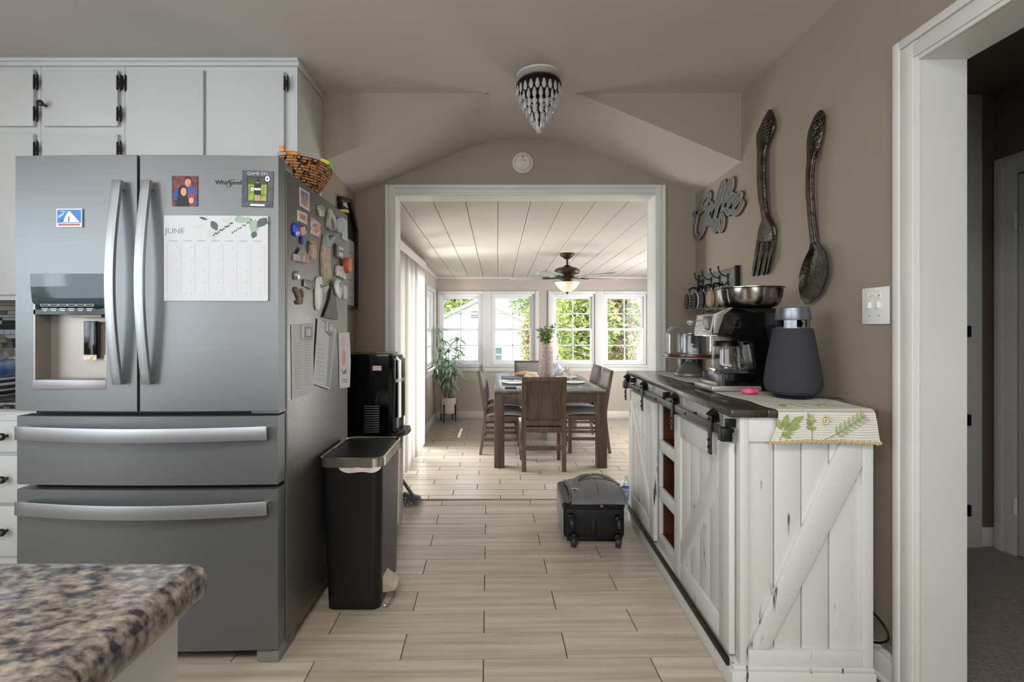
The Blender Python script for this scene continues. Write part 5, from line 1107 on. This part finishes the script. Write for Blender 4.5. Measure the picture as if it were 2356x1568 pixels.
for k in range(12): zz = CAM_Z-(934+5.4*k-753)*2.832/FPX; MB().box(-.742, -.658, 2.830, 2.836, zz-.0035, zz+.0035).build('vent_slat', mat('vent_slat', (66, 70, 70), .3), wc, bevel=.001)
MB().box(-.695, -.646, 2.832, 2.8355, CAM_Z-(852-753)*2.83/FPX, CAM_Z-(841-753)*2.83/FPX).build('sticker', flat('#d6c9ca'), wc)
MB().box(-.70, -.60, 2.93, 3.04, 1.025, 1.032).build('child_lock', mat('lock_grey', (150, 148, 140), .3), wc, bevel=.002)
# broom
br_ = thing('broom', 'grey angled broom resting on the floor by the doorway jamb', 'broom', (-.565, 3.37, 0))
MB().tube([(-.552, 3.36, .055), (-.66, 3.276, .26), (-.80, 3.20, .56)], .011, 10).build('handle', mat('broom_grey', (92, 94, 98), .4), br_)
MB().add([(-.628, 3.345, .062), (-.505, 3.345, .038), (-.505, 3.395, .038), (-.628, 3.395, .062), (-.622, 3.35, .085), (-.51, 3.35, .055), (-.51, 3.39, .055), (-.622, 3.39, .085)], [(0, 3, 2, 1), (4, 5, 6, 7), (0, 1, 5, 4), (1, 2, 6, 5), (2, 3, 7, 6), (3, 0, 4, 7)]).build('head', MATS['broom_grey'], br_, bevel=.005)
mb = MB(); rg = random.Random(5)
for k in range(160):
    x = rg.uniform(-.625, -.508); y = rg.uniform(3.348, 3.392); zt = .062+(x+.628)/.123*-.024
    mb.tube([(x, y, zt), (x+rg.uniform(-.02, .028), y+rg.uniform(-.012, .012), .001)], .0011, 3)
mb.build('bristles', mat('bristle_grey', (120, 120, 122), .8), br_, kind='stuff')
# ------------------------------------------------------------------ family board on the passage wall
fb = root('wall_organizer', 'black house-shaped wall organizer with white week board behind the fridge', 'wall board', [(XL, 3.00, 1.30), (XL+.03, 3.29, 1.99)])
FLw = lambda u, v, w_: (XL+w_, u, v)
py0, py1, pz0, pz1 = 2.93, 3.27, 1.31, 1.80
MB().plate(FLw, [(py0, pz0), (py1, pz0), (py1, pz1), ((py0+py1)/2+.02, 1.955), (py0, 1.90)], .001, .010).build('backboard', mat('board_white', (196, 196, 194), .4), fb)
for q in ([(py1-.022, pz0), (py1, pz0), (py1, pz1), (py1-.022, pz1)], [(py0, pz0), (py0+.022, pz0), (py0+.022, 1.90), (py0, 1.90)], [(py0, pz0-.02), (py1, pz0-.02), (py1, pz0), (py0, pz0)], [(py1, pz1), (py1-.03, pz1-.01), ((py0+py1)/2, 1.93), ((py0+py1)/2+.02, 1.965)], [(py0, 1.90), (py0, 1.93), ((py0+py1)/2+.02, 1.965), ((py0+py1)/2, 1.935)]): MB().plate(FLw, q, .001, .03).build('frame', black_iron, fb, bevel=.001)
MB().plate(FLw, rect(py0+.022, py1-.022, 1.72, 1.90), .010, .013).build('black_panel', black, fb)
for k in range(6): MB().plate(FLw, rect(py0+.022, py1-.022, 1.36+.055*k, 1.362+.055*k), .010, .0108).build('ruled_line', flat('#55554f'), fb)
one(MB().box(-.875, -.738, 2.50, 2.53, 1.7455, 1.757), 'yellow_ruler', 'bright yellow strip lying across the far top corner of the fridge', 'strip', mat('yellow_plastic', (226, 178, 40), .4), bevel=.002)

# ------------------------------------------------------------------ suitcase lying open-pocket up
sc_ = thing('suitcase', 'black wheeled carry-on suitcase lying on its back on the tile floor', 'suitcase', (.53, 2.94, 0), R(-2))
blk = mat('suitcase_black', (17, 17, 18), .65, bump=.15, bscale=400, bdist=.002)
gry = mat('suitcase_grey', (116, 117, 120), .6, col2=(104, 105, 108), scale=(6, 6, 6), bump=.15, bscale=500, bdist=.002)
def Q(mb, nm, m, par=sc_, **k): return mb.xf(Matrix.Translation((.53, 2.94, 0)) @ Matrix.Rotation(R(-2), 4, 'Z')).build(nm, m, par, **k)
Q(MB().box(-.165, .165, -.20, .20, .035, .205), 'body', blk, bevel=.022, seg=3)
Q(MB().box(-.170, -.163, -.19, .20, .05, .19), 'side_strip', mat('suitcase_edge', (150, 150, 152), .4), bevel=.003)
Q(loft([loop_box(-.168, .170, -.205, .20, .196, .04), loop_box(-.170, .172, -.207, .205, .216, .04), loop_box(-.165, .168, -.200, .20, .224, .04)]), 'zipper_rim', black, smooth=40)
lidf = lambda u, v: (-.125+.305*u+.012*sin(v*3), -.203+.385*v, .228+.060*sin(pi*min(1, u*.95+.03))**.6*sin(pi*(.004+.92*v))**.55+.006*u)
lp = Q(MB().sheet(lidf, 16, 16, (0, 0, -.014)), 'front_pocket', gry, smooth=70)
Q(MB().tube([lidf(.0, t) for t in [i/10 for i in range(11)]], .006, 6), 'piping', black, lp)
Q(MB().tube([(a[0], a[1], a[2]+.002) for a in [lidf(u, .62) for u in [i/10 for i in range(1, 10)]]], .0016, 5), 'seam', black, lp)
Q(MB().tube([(a[0], a[1], a[2]+.001) for a in [lidf(.5, v) for v in [i/10 for i in range(1, 7)]]], .0014, 5), 'seam', black, lp)
hp = catmull([Vector(lidf(.10, .30)), Vector(lidf(.16, .68))+Vector((0, 0, .008)), Vector(lidf(.45, .84))+Vector((0, 0, .012)), Vector(lidf(.75, .82))+Vector((0, 0, .010)), Vector(lidf(.93, .55))], 6)
hd_ = Q(MB().tube(hp, None, sq=(.030, .010, (0, 0, 1))), 'handle', mat('handle_grey', (98, 99, 102), .55), bevel=.002, smooth=50)
bp = Vector(lidf(.45, .84))+Vector((-.005, -.006, .018)); Q(MB().ball(tuple(bp), (.020, .010, .005), 14, 8), 'badge', mat('badge_brass', (196, 178, 130), .3, metal=.7), hd_)
zp = Vector(lidf(.10, .30))+Vector((.0, -.006, .010)); Q(MB().tube([zp+Vector((-.025, 0, 0)), zp+Vector((-.005, -.004, .006)), zp+Vector((.012, -.008, 0))], .0035, 6), 'zipper_pull', chrome, lp)
Q(MB().box(.03, .045, -.222, -.207, .214, .222), 'tag', flat('#b05a6a'), bevel=.001)
for x, zz in ((-.125, .155), (.125, .150)):
    hs_ = Q(MB().lathe([(0, 0), (.020, 0), (.024, .012), (.020, .026), (0, .03)], (x, -.200, zz), 14, mt=Matrix.Rotation(pi/2, 4, 'X')), 'wheel_housing', black_gloss)
    Q(MB().lathe([(0, -.008), (.026, -.008), (.028, 0), (.026, .008), (0, .008)], (x, -.228, zz-.026), 18, mt=Matrix.Rotation(pi/2, 4, 'Y')), 'wheel', mat('wheel_grey', (46, 46, 48), .4), hs_)
for x in (-.110, .125):
    hs_ = Q(MB().lathe([(0, 0), (.020, 0), (.024, .012), (.020, .026), (0, .03)], (x, -.200, .052), 14, mt=Matrix.Rotation(pi/2, 4, 'X')), 'wheel_housing', black_gloss)
    Q(MB().lathe([(0, -.010), (.026, -.010), (.0285, 0), (.026, .010), (0, .010)], (x, -.230, .030), 18, mt=Matrix.Rotation(pi/2, 4, 'Y') @ Matrix.Rotation(.5, 4, 'X')), 'wheel', MATS['wheel_grey'], hs_)
Q(MB().box(-.012, .012, -.206, -.19, .05, .14), 'kick_strip', black_gloss, bevel=.002)
Q(MB().box(-.12, .12, .14, .18, 0, .036).box(-.14, .14, -.15, -.12, .0, .036), 'foot', black, bevel=.004)
# water bottle
wb = thing('water_bottle', 'clear plastic water bottle with blue label between suitcase and sideboard', 'bottle', (.822, 3.24, 0))
MB().lathe([(0, .001), (.028, .001), (.031, .01), (.029, .05), (.031, .10), (.031, .165), (.024, .195), (.012, .212), (.012, .222)], (.822, 3.24, 0), 24).build('body', glass_mat('pet_plastic', (.84, .91, .96), .12, .05, 1.5), wb, smooth=60)
MB().lathe([(.0315, .085), (.0318, .087), (.0318, .155), (.0315, .157)], (.822, 3.24, 0), 24).build('label', mat('bottle_label', (206, 222, 236), .4, col2=(70, 130, 190), scale=(40, 40, 40)), wb)
MB().lathe([(0, .236), (.013, .236), (.014, .222), (.012, .220), (0, .220)], (.822, 3.24, 0), 16).build('cap', white_s, wb)

# ------------------------------------------------------------------ crystal flush light and smoke alarm
cx0, cy0, cz0 = .205, 2.50, HC
ch = thing('crystal_ceiling_light', 'small tiered crystal light with a dark ring on the kitchen ceiling', 'ceiling light', (cx0, cy0, cz0-.28))
MB().lathe([(0, 0), (.108, 0), (.106, -.006), (.085, -.014), (.06, -.020), (0, -.020)], (cx0, cy0, cz0), 40).build('medallion', ceil_m, ch)
bron = mat('dark_bronze', (32, 24, 20), .4, metal=.7)
MB().lathe([(0, -.018), (.07, -.018), (.098, -.030), (.110, -.044), (.112, -.066), (.106, -.066), (.104, -.05), (0, -.040)], (cx0, cy0, cz0), 44).build('ring', bron, ch)
MB().tube([(cx0, cy0, cz0-.04), (cx0, cy0, cz0-.245)], .006, 8).build('stem', bron, ch)
drop = MB().lathe([(0, 0), (.004, -.003), (.0105, -.026), (.0105, -.036), (.006, -.046), (0, -.050)], (0, 0, 0), 6, sy=.5).mesh('crystal_drop', 0, 1, 20); drop.materials.append(crystal)
def tier(r, z, n, ph, th=.0022):
    MB().tube([(cx0+r*cos(a), cy0+r*sin(a), z) for a in [2*pi*i/32 for i in range(32)]], th, 6, closed=True).build('tier_ring', bron, ch)
    for k in range(n):
        a = ph+2*pi*k/n; o = link('crystal_drop', drop, ch); o.location = (cx0+r*cos(a), cy0+r*sin(a), z-(cz0-.28)); o.location = Vector(o.location)-Vector((cx0, cy0, 0)); o.rotation_euler = (0, 0, a+pi/2)
for r, dz_, n, ph in ((.110, .062, 22, 0), (.094, .096, 19, .1), (.078, .128, 16, .05), (.060, .158, 12, .1), (.042, .188, 9, .2), (.024, .214, 6, 0)): tier(r, cz0-dz_, n, ph)
MB().ball((cx0, cy0, cz0-.268), .0165, 14, 10).build('crystal_ball', mat('frosted_ball', (226, 226, 224), .08, trans=.6), ch)
for k in range(4):
    a = k*pi/2+.6; MB().tube([(cx0+.104*cos(a), cy0+.104*sin(a), cz0-.06), (cx0+.02*cos(a), cy0+.02*sin(a), cz0-.222)], .0018, 5).build('tier_wire', bron, ch)
sd_ = root('smoke_alarm', 'round cream smoke alarm on the wall over the doorway', 'smoke alarm', [(.10, YB, 2.18), (.235, YB-.03, 2.315)])
sa = Vector((.167, YB, CAM_Z+1.072)); MX = Matrix.Rotation(pi/2, 4, 'X')
alm = mat('aged_plastic', (206, 202, 190), .5)
MB().lathe([(0, .0005), (.069, .0005), (.068, .010), (.058, .016), (.054, .013), (.050, .020), (.042, .026), (0, .027)], tuple(sa), 36, mt=MX).build('body', alm, sd_)
MB().lathe([(.010, .0268), (.012, .0268), (.012, .0278), (.010, .0278)], (sa.x, sa.y, sa.z-.026), 20, mt=MX).build('test_button', flat('#a9a698'), sd_)
FYb = lambda u, v, w_: (sa.x+u, sa.y-.026-w_, sa.z+v)
MB().plate(FYb, rect(-.008, .008, .035, .038), 0, .002).plate(FYb, rect(-.006, .006, .029, .032), 0, .002).plate(FYb, rect(-.004, .004, .024, .027), 0, .002).build('grille_mark', flat('#7f7c70'), sd_)
text('First Alert', .0105, basis((sa.x, sa.y-.0275, sa.z+.010), (1, 0, 0), (0, 0, 1)), flat('#4a4942'), sd_, extrude=.0004)

# ------------------------------------------------------------------ dining table and chairs (sunroom)
twood = mat('dark_oak', (104, 87, 76), .42, col2=(72, 58, 50), scale=(30, 30, 2.2), detail=6, lo=.3, hi=.7, bump=.12, bdist=.004)
ttop = mat('oak_top', (98, 92, 86), .22, col2=(76, 70, 64), scale=(30, 2.5, 30), detail=6, lo=.3, hi=.7)
TX0, TX1, TY0, TY1 = -.030, 1.096, 5.06, 7.10; TH = ZS+.765
dt = thing('dining_table', 'dark oak dining table with thick square legs in the sunroom', 'table', (.533, 6.08, ZS))
for k in range(5): a = TX0+(TX1-TX0)*k/5; MB().box(a+.0008, a+(TX1-TX0)/5-.0008, TY0, TY1, TH-.028, TH).build('top_plank', ttop, dt, bevel=.003)
MB().box(TX0+.10, TX1-.10, TY0+.004, TY0+.03, TH-.115, TH-.029).build('apron', twood, dt, bevel=.002); MB().box(TX0+.10, TX1-.10, TY1-.03, TY1-.004, TH-.115, TH-.029).build('apron', twood, dt, bevel=.002)
for x in (TX0+.004, TX1-.03): MB().box(x, x+.026, TY0+.11, TY1-.11, TH-.115, TH-.029).build('apron', twood, dt, bevel=.002)
for x in (TX0, TX1-.102):
    for y in (TY0, TY1-.102): MB().box(x, x+.102, y, y+.102, ZS, TH-.0285).build('leg', twood, dt, bevel=.003)
uph = mat('grey_linen_seat', (150, 146, 144), .85, col2=(136, 132, 130), scale=(90, 90, 90), bump=.2, bscale=300, bdist=.002)
cwood = mat('chair_oak', (112, 94, 80), .45, col2=(80, 65, 55), scale=(36, 36, 2.4), detail=6, lo=.3, hi=.7)
def make_chair():
    t = thing('dining_chair', 'x', 'chair', (0, 0, 0)); W = .217
    # faces +y; back at y=0
    lean = lambda z: -.075*max(0, (z-.45)/.47)**1.15-.05*max(0, (.42-z)/.42)**1.3
    for s_ in (-1, 1):
        pts = [(s_*(W-.022), .03+lean(z), z) for z in [.92*i/12 for i in range(13)]]
        MB().tube(pts, None, sq=(.044, .030, (0, 1, 0))).build('leg', cwood, t, smooth=40)
        MB().box(s_*(W-.022)-.019, s_*(W-.022)+.019, .405, .443, 0, .40).build('leg', cwood, t, bevel=.002)
        MB().box(s_*(W-.022)-.011, s_*(W-.022)+.011, .02, .43, .145, .175).build('stretcher', cwood, t)
    MB().box(-W+.03, W-.03, .012, .036, .20, .235).build('stretcher', cwood, t); MB().box(-W+.03, W-.03, .414, .436, .10, .13).build('stretcher', cwood, t)
    MB().box(-W, W, .02, .445, .37, .425).build('seat_frame', cwood, t, bevel=.002)
    bf = lambda u, v, o_: (-W+.044+(2*W-.088)*u, .03+lean(.47+.41*v)+o_, .47+.41*v)
    MB().sheet(lambda u, v: bf(u, v, .004), 2, 10, (0, .010, 0)).build('back_panel', cwood, t)
    MB().tube([(-W+.0, .03+lean(.90), .898), (W-.0, .03+lean(.90), .898)], None, sq=(.030, .046, (0, 0, 1))).build('top_rail', cwood, t, bevel=.002)
    MB().tube([(-W+.04, .03+lean(.46), .465), (W-.04, .03+lean(.46), .465)], None, sq=(.026, .05, (0, 0, 1))).build('lower_rail', cwood, t)
    MB().sheet(lambda u, v: (-W+.02+(2*W-.04)*u, .05+lean(.48+.41*v)+.030*(sin(pi*u)*sin(pi*v))**.35, .48+.415*v), 12, 12, (0, -.02, 0)).build('back_cushion', uph, t, smooth=70)
    MB().sheet(lambda u, v: (-W-.012+(2*W+.024)*u, .05+.415*v, .428+.055*(sin(pi*(.02+.96*u))*sin(pi*(.02+.96*v)))**.3), 14, 14, (0, 0, -.012)).build('seat', uph, t, smooth=70)
    return t
ch0 = make_chair()
spots = [((.455, 4.955), 0, 'oak dining chair with its wooden back towards the kitchen'), ((-.165, 5.80), -90, 'grey upholstered dining chair on the plant side, nearer the kitchen'), ((-.165, 6.47), -90, 'grey upholstered dining chair on the plant side, nearer the windows'),
         ((1.235, 5.86), 90, 'grey upholstered dining chair on the sideboard side, nearer the kitchen'), ((1.235, 6.47), 90, 'grey upholstered dining chair on the sideboard side, nearer the windows'), ((.465, 7.30), 180, 'dining chair at the window end of the table, its padded front facing the kitchen')]
for i, ((x, y), a, lb) in enumerate(spots):
    o = ch0 if i == 0 else copy_tree(ch0)
    o.location = (x, y, ZS); o.rotation_euler = (0, 0, R(a)); o['label'] = lb; o['group'] = 'dining chairs around the table'
# table setting
TS = TH+.0006
def on_table(x, y): return x, y, TS
pl_m = mat('stoneware', (206, 202, 196), .3); mat_m = mat('slate_placemat', (112, 118, 124), .7, col2=(98, 104, 110), scale=(120, 120, 120))
for i, (x, y, rot, lb) in enumerate(((.20, 5.72, 90, 'plant side, nearer the kitchen'), (.20, 6.42, 90, 'plant side, nearer the windows'), (.86, 5.75, 90, 'sideboard side, nearer the kitchen'), (.86, 6.35, 90, 'sideboard side, nearer the windows'))):
    one(MB().box(x-.15, x+.15, y-.21, y+.21, TS, TS+.003), 'placemat', 'grey placemat on the dining table, '+lb, 'placemat', mat_m, 'placemats', bevel=.001)
    if i == 1: continue
    one(MB().lathe([(0, .0), (.08, .0), (.13, .010), (.138, .016), (.136, .018), (.12, .012), (.08, .006), (0, .006)], (x, y, TS+.0034), 32), 'dinner_plate', 'pale stoneware plate on the table, '+lb, 'plate', pl_m, 'dinner plates')
one(MB().box(.08, .20, 5.27, 5.33, TS, TS+.016), 'remote_control', 'small dark remote lying near the table edge', 'remote', mat('remote_dark', (70, 52, 50), .4), bevel=.004)
one(MB().box(.215, .48, 5.12, 5.32, TS, TS+.004), 'placemat', 'grey placemat at the kitchen end, half hidden by the chair', 'placemat', mat_m, 'placemats', bevel=.001)
vs = thing('floor_vase', 'tall speckled stone vase with green sprigs in the middle of the table', 'vase', (.575, 6.0, TS))
vc = (.575, 6.0, TS)
MB().lathe([(0, .0), (.082, .0), (.084, .004), (.086, .36), (.080, .395), (.060, .422), (.056, .432), (.060, .440), (.052, .440), (.048, .42), (0, .40)], vc, 36).build('body', mat('speckled_stone', (132, 118, 112), .8, col2=(186, 176, 168), scale=(70, 70, 70), detail=6, lo=.4, hi=.66, bump=.4, bscale=120, bdist=.004), vs)
rg = random.Random(11); spr = mat('sprig_green', (58, 92, 40), .6, col2=(130, 150, 80), scale=(30, 30, 30))
for k in range(9):
    a = k*2.4; tip = Vector((.10*cos(a)*(.6+.4*(k % 2)), .08*sin(a), .17+.06*(k % 3)/2)); mb = MB()
    p0 = Vector(vc)+Vector((0, 0, .42))
    mb.tube([p0, p0+tip*.5+Vector((0, 0, .02)), p0+tip], [.003, .0025, .0015], 5)
    for j in range(70):
        t = .2+.8*rg.random(); q = p0+tip*t+Vector((rg.gauss(0, .022), rg.gauss(0, .022), rg.gauss(0, .012)))
        d = Vector((rg.gauss(0, 1), rg.gauss(0, 1), rg.gauss(.6, .6))).normalized(); e = d.orthogonal().normalized(); s_ = rg.uniform(.011, .020)
        mb.add([q-d*s_, q+e*s_*.55, q+d*s_, q-e*s_*.55], [(0, 1, 2, 3)])
    mb.build('sprig', spr, vs, smooth=None)
# bread in a bag, crumpled napkins and bags, small box
o_ = MB().ball((.375, 6.60, TS+.036), (.155, .06, .032), 18, 10); o_.v = [(x, y, max(TS+.003, z+.004*sin(x*40))) for (x, y, z) in o_.v]
one(o_, 'bread_loaf', 'golden bread loaf in a bag at the window end of the table', 'bread', mat('bread', (206, 158, 100), .6, col2=(232, 206, 170), scale=(12, 12, 12)))
def crumple(c, rx, ry, h, seed):
    r_ = random.Random(seed); p = [r_.uniform(0, 6.3) for _ in range(8)]
    def f(u, v):
        x, y = (u-.5)*2, (v-.5)*2; e = max(0, 1-(x*x+y*y)**1.2)
        return (c[0]+x*rx, c[1]+y*ry, TS+.004+max(0, h*e*(.55+.3*sin(7*x+p[0]+3*y)+.25*sin(9*y+p[1]-4*x)+.15*sin(17*x+p[2])*sin(15*y+p[3]))))
    return MB().sheet(f, 26, 26, (0, 0, -.003))
one(crumple((.90, 6.58, 0), .14, .085, .115, 1), 'napkin', 'blush grey cloth napkin bunched beside the vase towards the sideboard', 'napkin', mat('blush_cloth', (196, 182, 176), .9), smooth=70)
one(crumple((.43, 6.28, 0), .13, .10, .075, 2), 'napkin', 'cream cloth bunched at the foot of the vase on the plant side', 'napkin', mat('cream_cloth', (210, 202, 192), .9), smooth=70)
one(crumple((.80, 6.86, 0), .20, .15, .15, 3), 'plastic_bag', 'crumpled clear and white plastic bag on the table behind the vase', 'bag', mat('milky_plastic', (216, 222, 230), .25, col2=(186, 196, 214), scale=(16, 16, 16)), smooth=70)
one(MB().box(.735, .815, 6.46, 6.52, TS, TS+.055), 'small_box', 'little pale green box on the table beside the vase', 'box', flat('#8d9a86', .5), bevel=.003)
one(MB().lathe([(0, 0), (.035, 0), (.04, .012), (.03, .026), (.02, .03), (0, .03)], (.87, 6.12, TS), 18), 'small_dish', 'small lidded dish on the table in front of the bunched napkin', 'dish', mat('dish_grey', (150, 144, 132), .4))

# ------------------------------------------------------------------ ceiling fan
fx, fy = .779, 5.65; fz = slope_z(fy)
fan = thing('ceiling_fan', 'bronze ceiling fan with five pale blades and a frosted bowl light', 'ceiling fan', (fx, fy, fz-.46))
brz = mat('aged_bronze', (62, 56, 42), .4, metal=.7); bls = mat('fan_blade', (150, 152, 150), .5)
fz += .002
MB().lathe([(0, .0), (.078, .0), (.082, -.018), (.076, -.030), (.05, -.045), (.028, -.065), (0, -.068)], (fx, fy, fz), 30).build('canopy', brz, fan)
MB().tube([(fx, fy, fz-.06), (fx, fy, fz-.145)], .012, 12).build('downrod', brz, fan)
MB().lathe([(0, -.130), (.03, -.132), (.045, -.148), (.10, -.160), (.138, -.180), (.141, -.205), (.130, -.222), (.09, -.236), (0, -.236)], (fx, fy, fz), 36).build('motor_housing', brz, fan)
MB().lathe([(0, -.236), (.075, -.236), (.082, -.262), (.06, -.285), (.055, -.315), (.07, -.322), (0, -.322)], (fx, fy, fz), 30).build('light_collar', brz, fan)
MB().lathe([(0, -.432), (.04, -.426), (.08, -.402), (.112, -.365), (.134, -.330), (.138, -.322), (.130, -.322)], (fx, fy, fz), 36).build('bowl', mat('frosted_bowl', (222, 214, 190), .5, emit='#fff0cc', estr=.12), fan)
MB().lathe([(0, -.455), (.007, -.450), (.010, -.440), (.020, -.432), (.022, -.426), (0, -.424)], (fx, fy, fz), 14).build('finial', brz, fan)
for k in range(5):
    a = R(22+72*k); T_ = Matrix.Translation((fx, fy, fz-.270)) @ Matrix.Rotation(a, 4, 'Z') @ Matrix.Rotation(R(11), 4, 'X')
    bl_ = MB().plate(lambda u, v, w_: T_ @ Vector((u, v, w_)), [(.20, -.045), (.30, -.062), (.54, -.072), (.615, -.062), (.650, -.025), (.652, .025), (.615, .062), (.54, .070), (.30, .060), (.20, .045)], 0, .007).build('blade', bls, fan, bevel=.001)
    MB().plate(lambda u, v, w_: T_ @ Vector((u, v, w_)), [(.06, -.016), (.16, -.022), (.26, -.035), (.28, 0), (.26, .035), (.16, .022), (.06, .016)], -.008, 0).build('blade_iron', brz, bl_, bevel=.001)

# ------------------------------------------------------------------ vertical blinds
vb = root('vertical_blind', 'white vertical blinds with valance over the sliding glass door', 'blinds', [(-.94, 4.02, ZS), (-.84, 6.05, 1.95)])
vin = mat('blind_vinyl', (196, 193, 186), .5)
MB().box(-.855, -.848, 4.02, 6.05, 1.862, 1.945).box(-.930, -.855, 6.043, 6.05, 1.862, 1.945).box(-.930, -.855, 4.02, 6.043, 1.938, 1.945).build('valance', vin, vb, bevel=.002)
MB().box(-.905, -.870, 4.03, 6.04, 1.895, 1.925).build('head_rail', vin, vb)
vm = MB().sheet(lambda u, v: (-.044+.088*u, .005*sin(pi*u), ZS+.03+(1.885-ZS-.03)*v), 5, 2, (0, .0012, 0)).mesh('vane', 0, 1, 60); vm.materials.append(vin)
for k in range(25):
    o = link('vane', vm, vb); o.location = Vector((-.893, 4.06+.080*k, 0))-Vector(vb.location); o.rotation_euler = (0, 0, R(-20) if k not in (9, 10, 16, 17) else R(8))

# ------------------------------------------------------------------ potted plant on a stand
ppx, ppy = -.733, 7.60
ps = thing('plant_stand', 'black four-legged metal plant stand in the sunroom corner', 'plant stand', (ppx, ppy, ZS))
for k in range(4):
    a = pi/4+k*pi/2; MB().box(-.008, .008, -.008, .008, ZS, ZS+.26).xf(Matrix.Translation((ppx+.126*cos(a+.35), ppy+.126*sin(a+.35), 0))).build('leg', black_iron, ps)
for z in (.115,):
    MB().tube([(ppx+.120*cos(R(65)), ppy+.120*sin(R(65)), ZS+z), (ppx-.120*cos(R(65)), ppy-.120*sin(R(65)), ZS+z)], None, sq=(.014, .010, (0, 0, 1))).tube([(ppx+.120*cos(R(155)), ppy+.120*sin(R(155)), ZS+z), (ppx-.120*cos(R(155)), ppy-.120*sin(R(155)), ZS+z)], None, sq=(.014, .010, (0, 0, 1))).build('cross_bar', black_iron, ps)
po = thing('potted_plant', 'tall slender-leaved plant in a white cylinder pot on the black stand', 'plant', (ppx, ppy, ZS+.1215))
pz0_ = ZS+.1215
MB().lathe([(0, 0), (.108, 0), (.114, .006), (.114, .235), (.106, .235), (.106, .20), (0, .20)], (ppx, ppy, pz0_), 36).build('pot', mat('white_ceramic', (216, 210, 204), .4), po)
MB().lathe([(0, .202), (.105, .200)], (ppx, ppy, pz0_), 24).build('soil', mat('soil', (60, 48, 38), .9), po)
rg = random.Random(21); lfm = mat('plant_leaf', (118, 142, 110), .45, col2=(156, 174, 146), scale=(14, 14, 14)); stm = mat('plant_stem', (128, 116, 96), .8)
for (sx_, sy_, h, n) in ((-.10, .0, 1.02, 5), (.10, -.04, .88, 5), (.0, .06, .70, 4), (.04, -.08, .38, 3), (-.12, -.06, .48, 3)):
    base = Vector((ppx+sx_*.3, ppy+sy_*.3, pz0_+.20)); top = base+Vector((sx_*1.1, sy_*1.0-.02, h))
    st_ = MB().tube([base, base.lerp(top, .5)+Vector((sx_*.1, 0, 0)), top], [.009, .007, .004], 7).build('stem', stm, po)
    for c in range(n):
        hub = base.lerp(top, .42+.58*c/(n-1)) if n > 1 else top
        hub = hub+Vector((rg.uniform(-.05, .05), rg.uniform(-.04, .04), 0))*(1 if c < n-1 else .2)
        for j in range(15):
            a = rg.uniform(0, 2*pi); L = rg.uniform(.16, .26); el = rg.uniform(.1, 1.2); d = Vector((cos(a), sin(a), 0)); W_ = .0085
            if hub.x+d.x*L < SX0+.03: d.x *= .3
            if hub.y+d.y*L > SY1-.06: d.y *= .3
            side = Vector((-d.y, d.x, 0)).normalized(); pts = []
            for i in range(6):
                t = i/5; q = hub+d*L*t*cos(el*.6)+Vector((0, 0, L*(sin(el)*t-.75*t*t))); q.x = max(q.x, SX0+.022); q.y = min(q.y, SY1-.05); pts.append(q)
            mb = MB(); b = 0
            for i, p in enumerate(pts):
                w2 = W_*(.5+1.2*sin(pi*min(1, .12+i/5*.88))) if i < 5 else .0008
                mb.v += [tuple(p-side*w2), tuple(p+Vector((0, 0, -.003))), tuple(p+side*w2)]
            for i in range(5):
                for k in range(2): mb.f.append((i*3+k, i*3+k+1, i*3+k+4, i*3+k+3))
            mb.build('leaf', lfm, po, smooth=60)
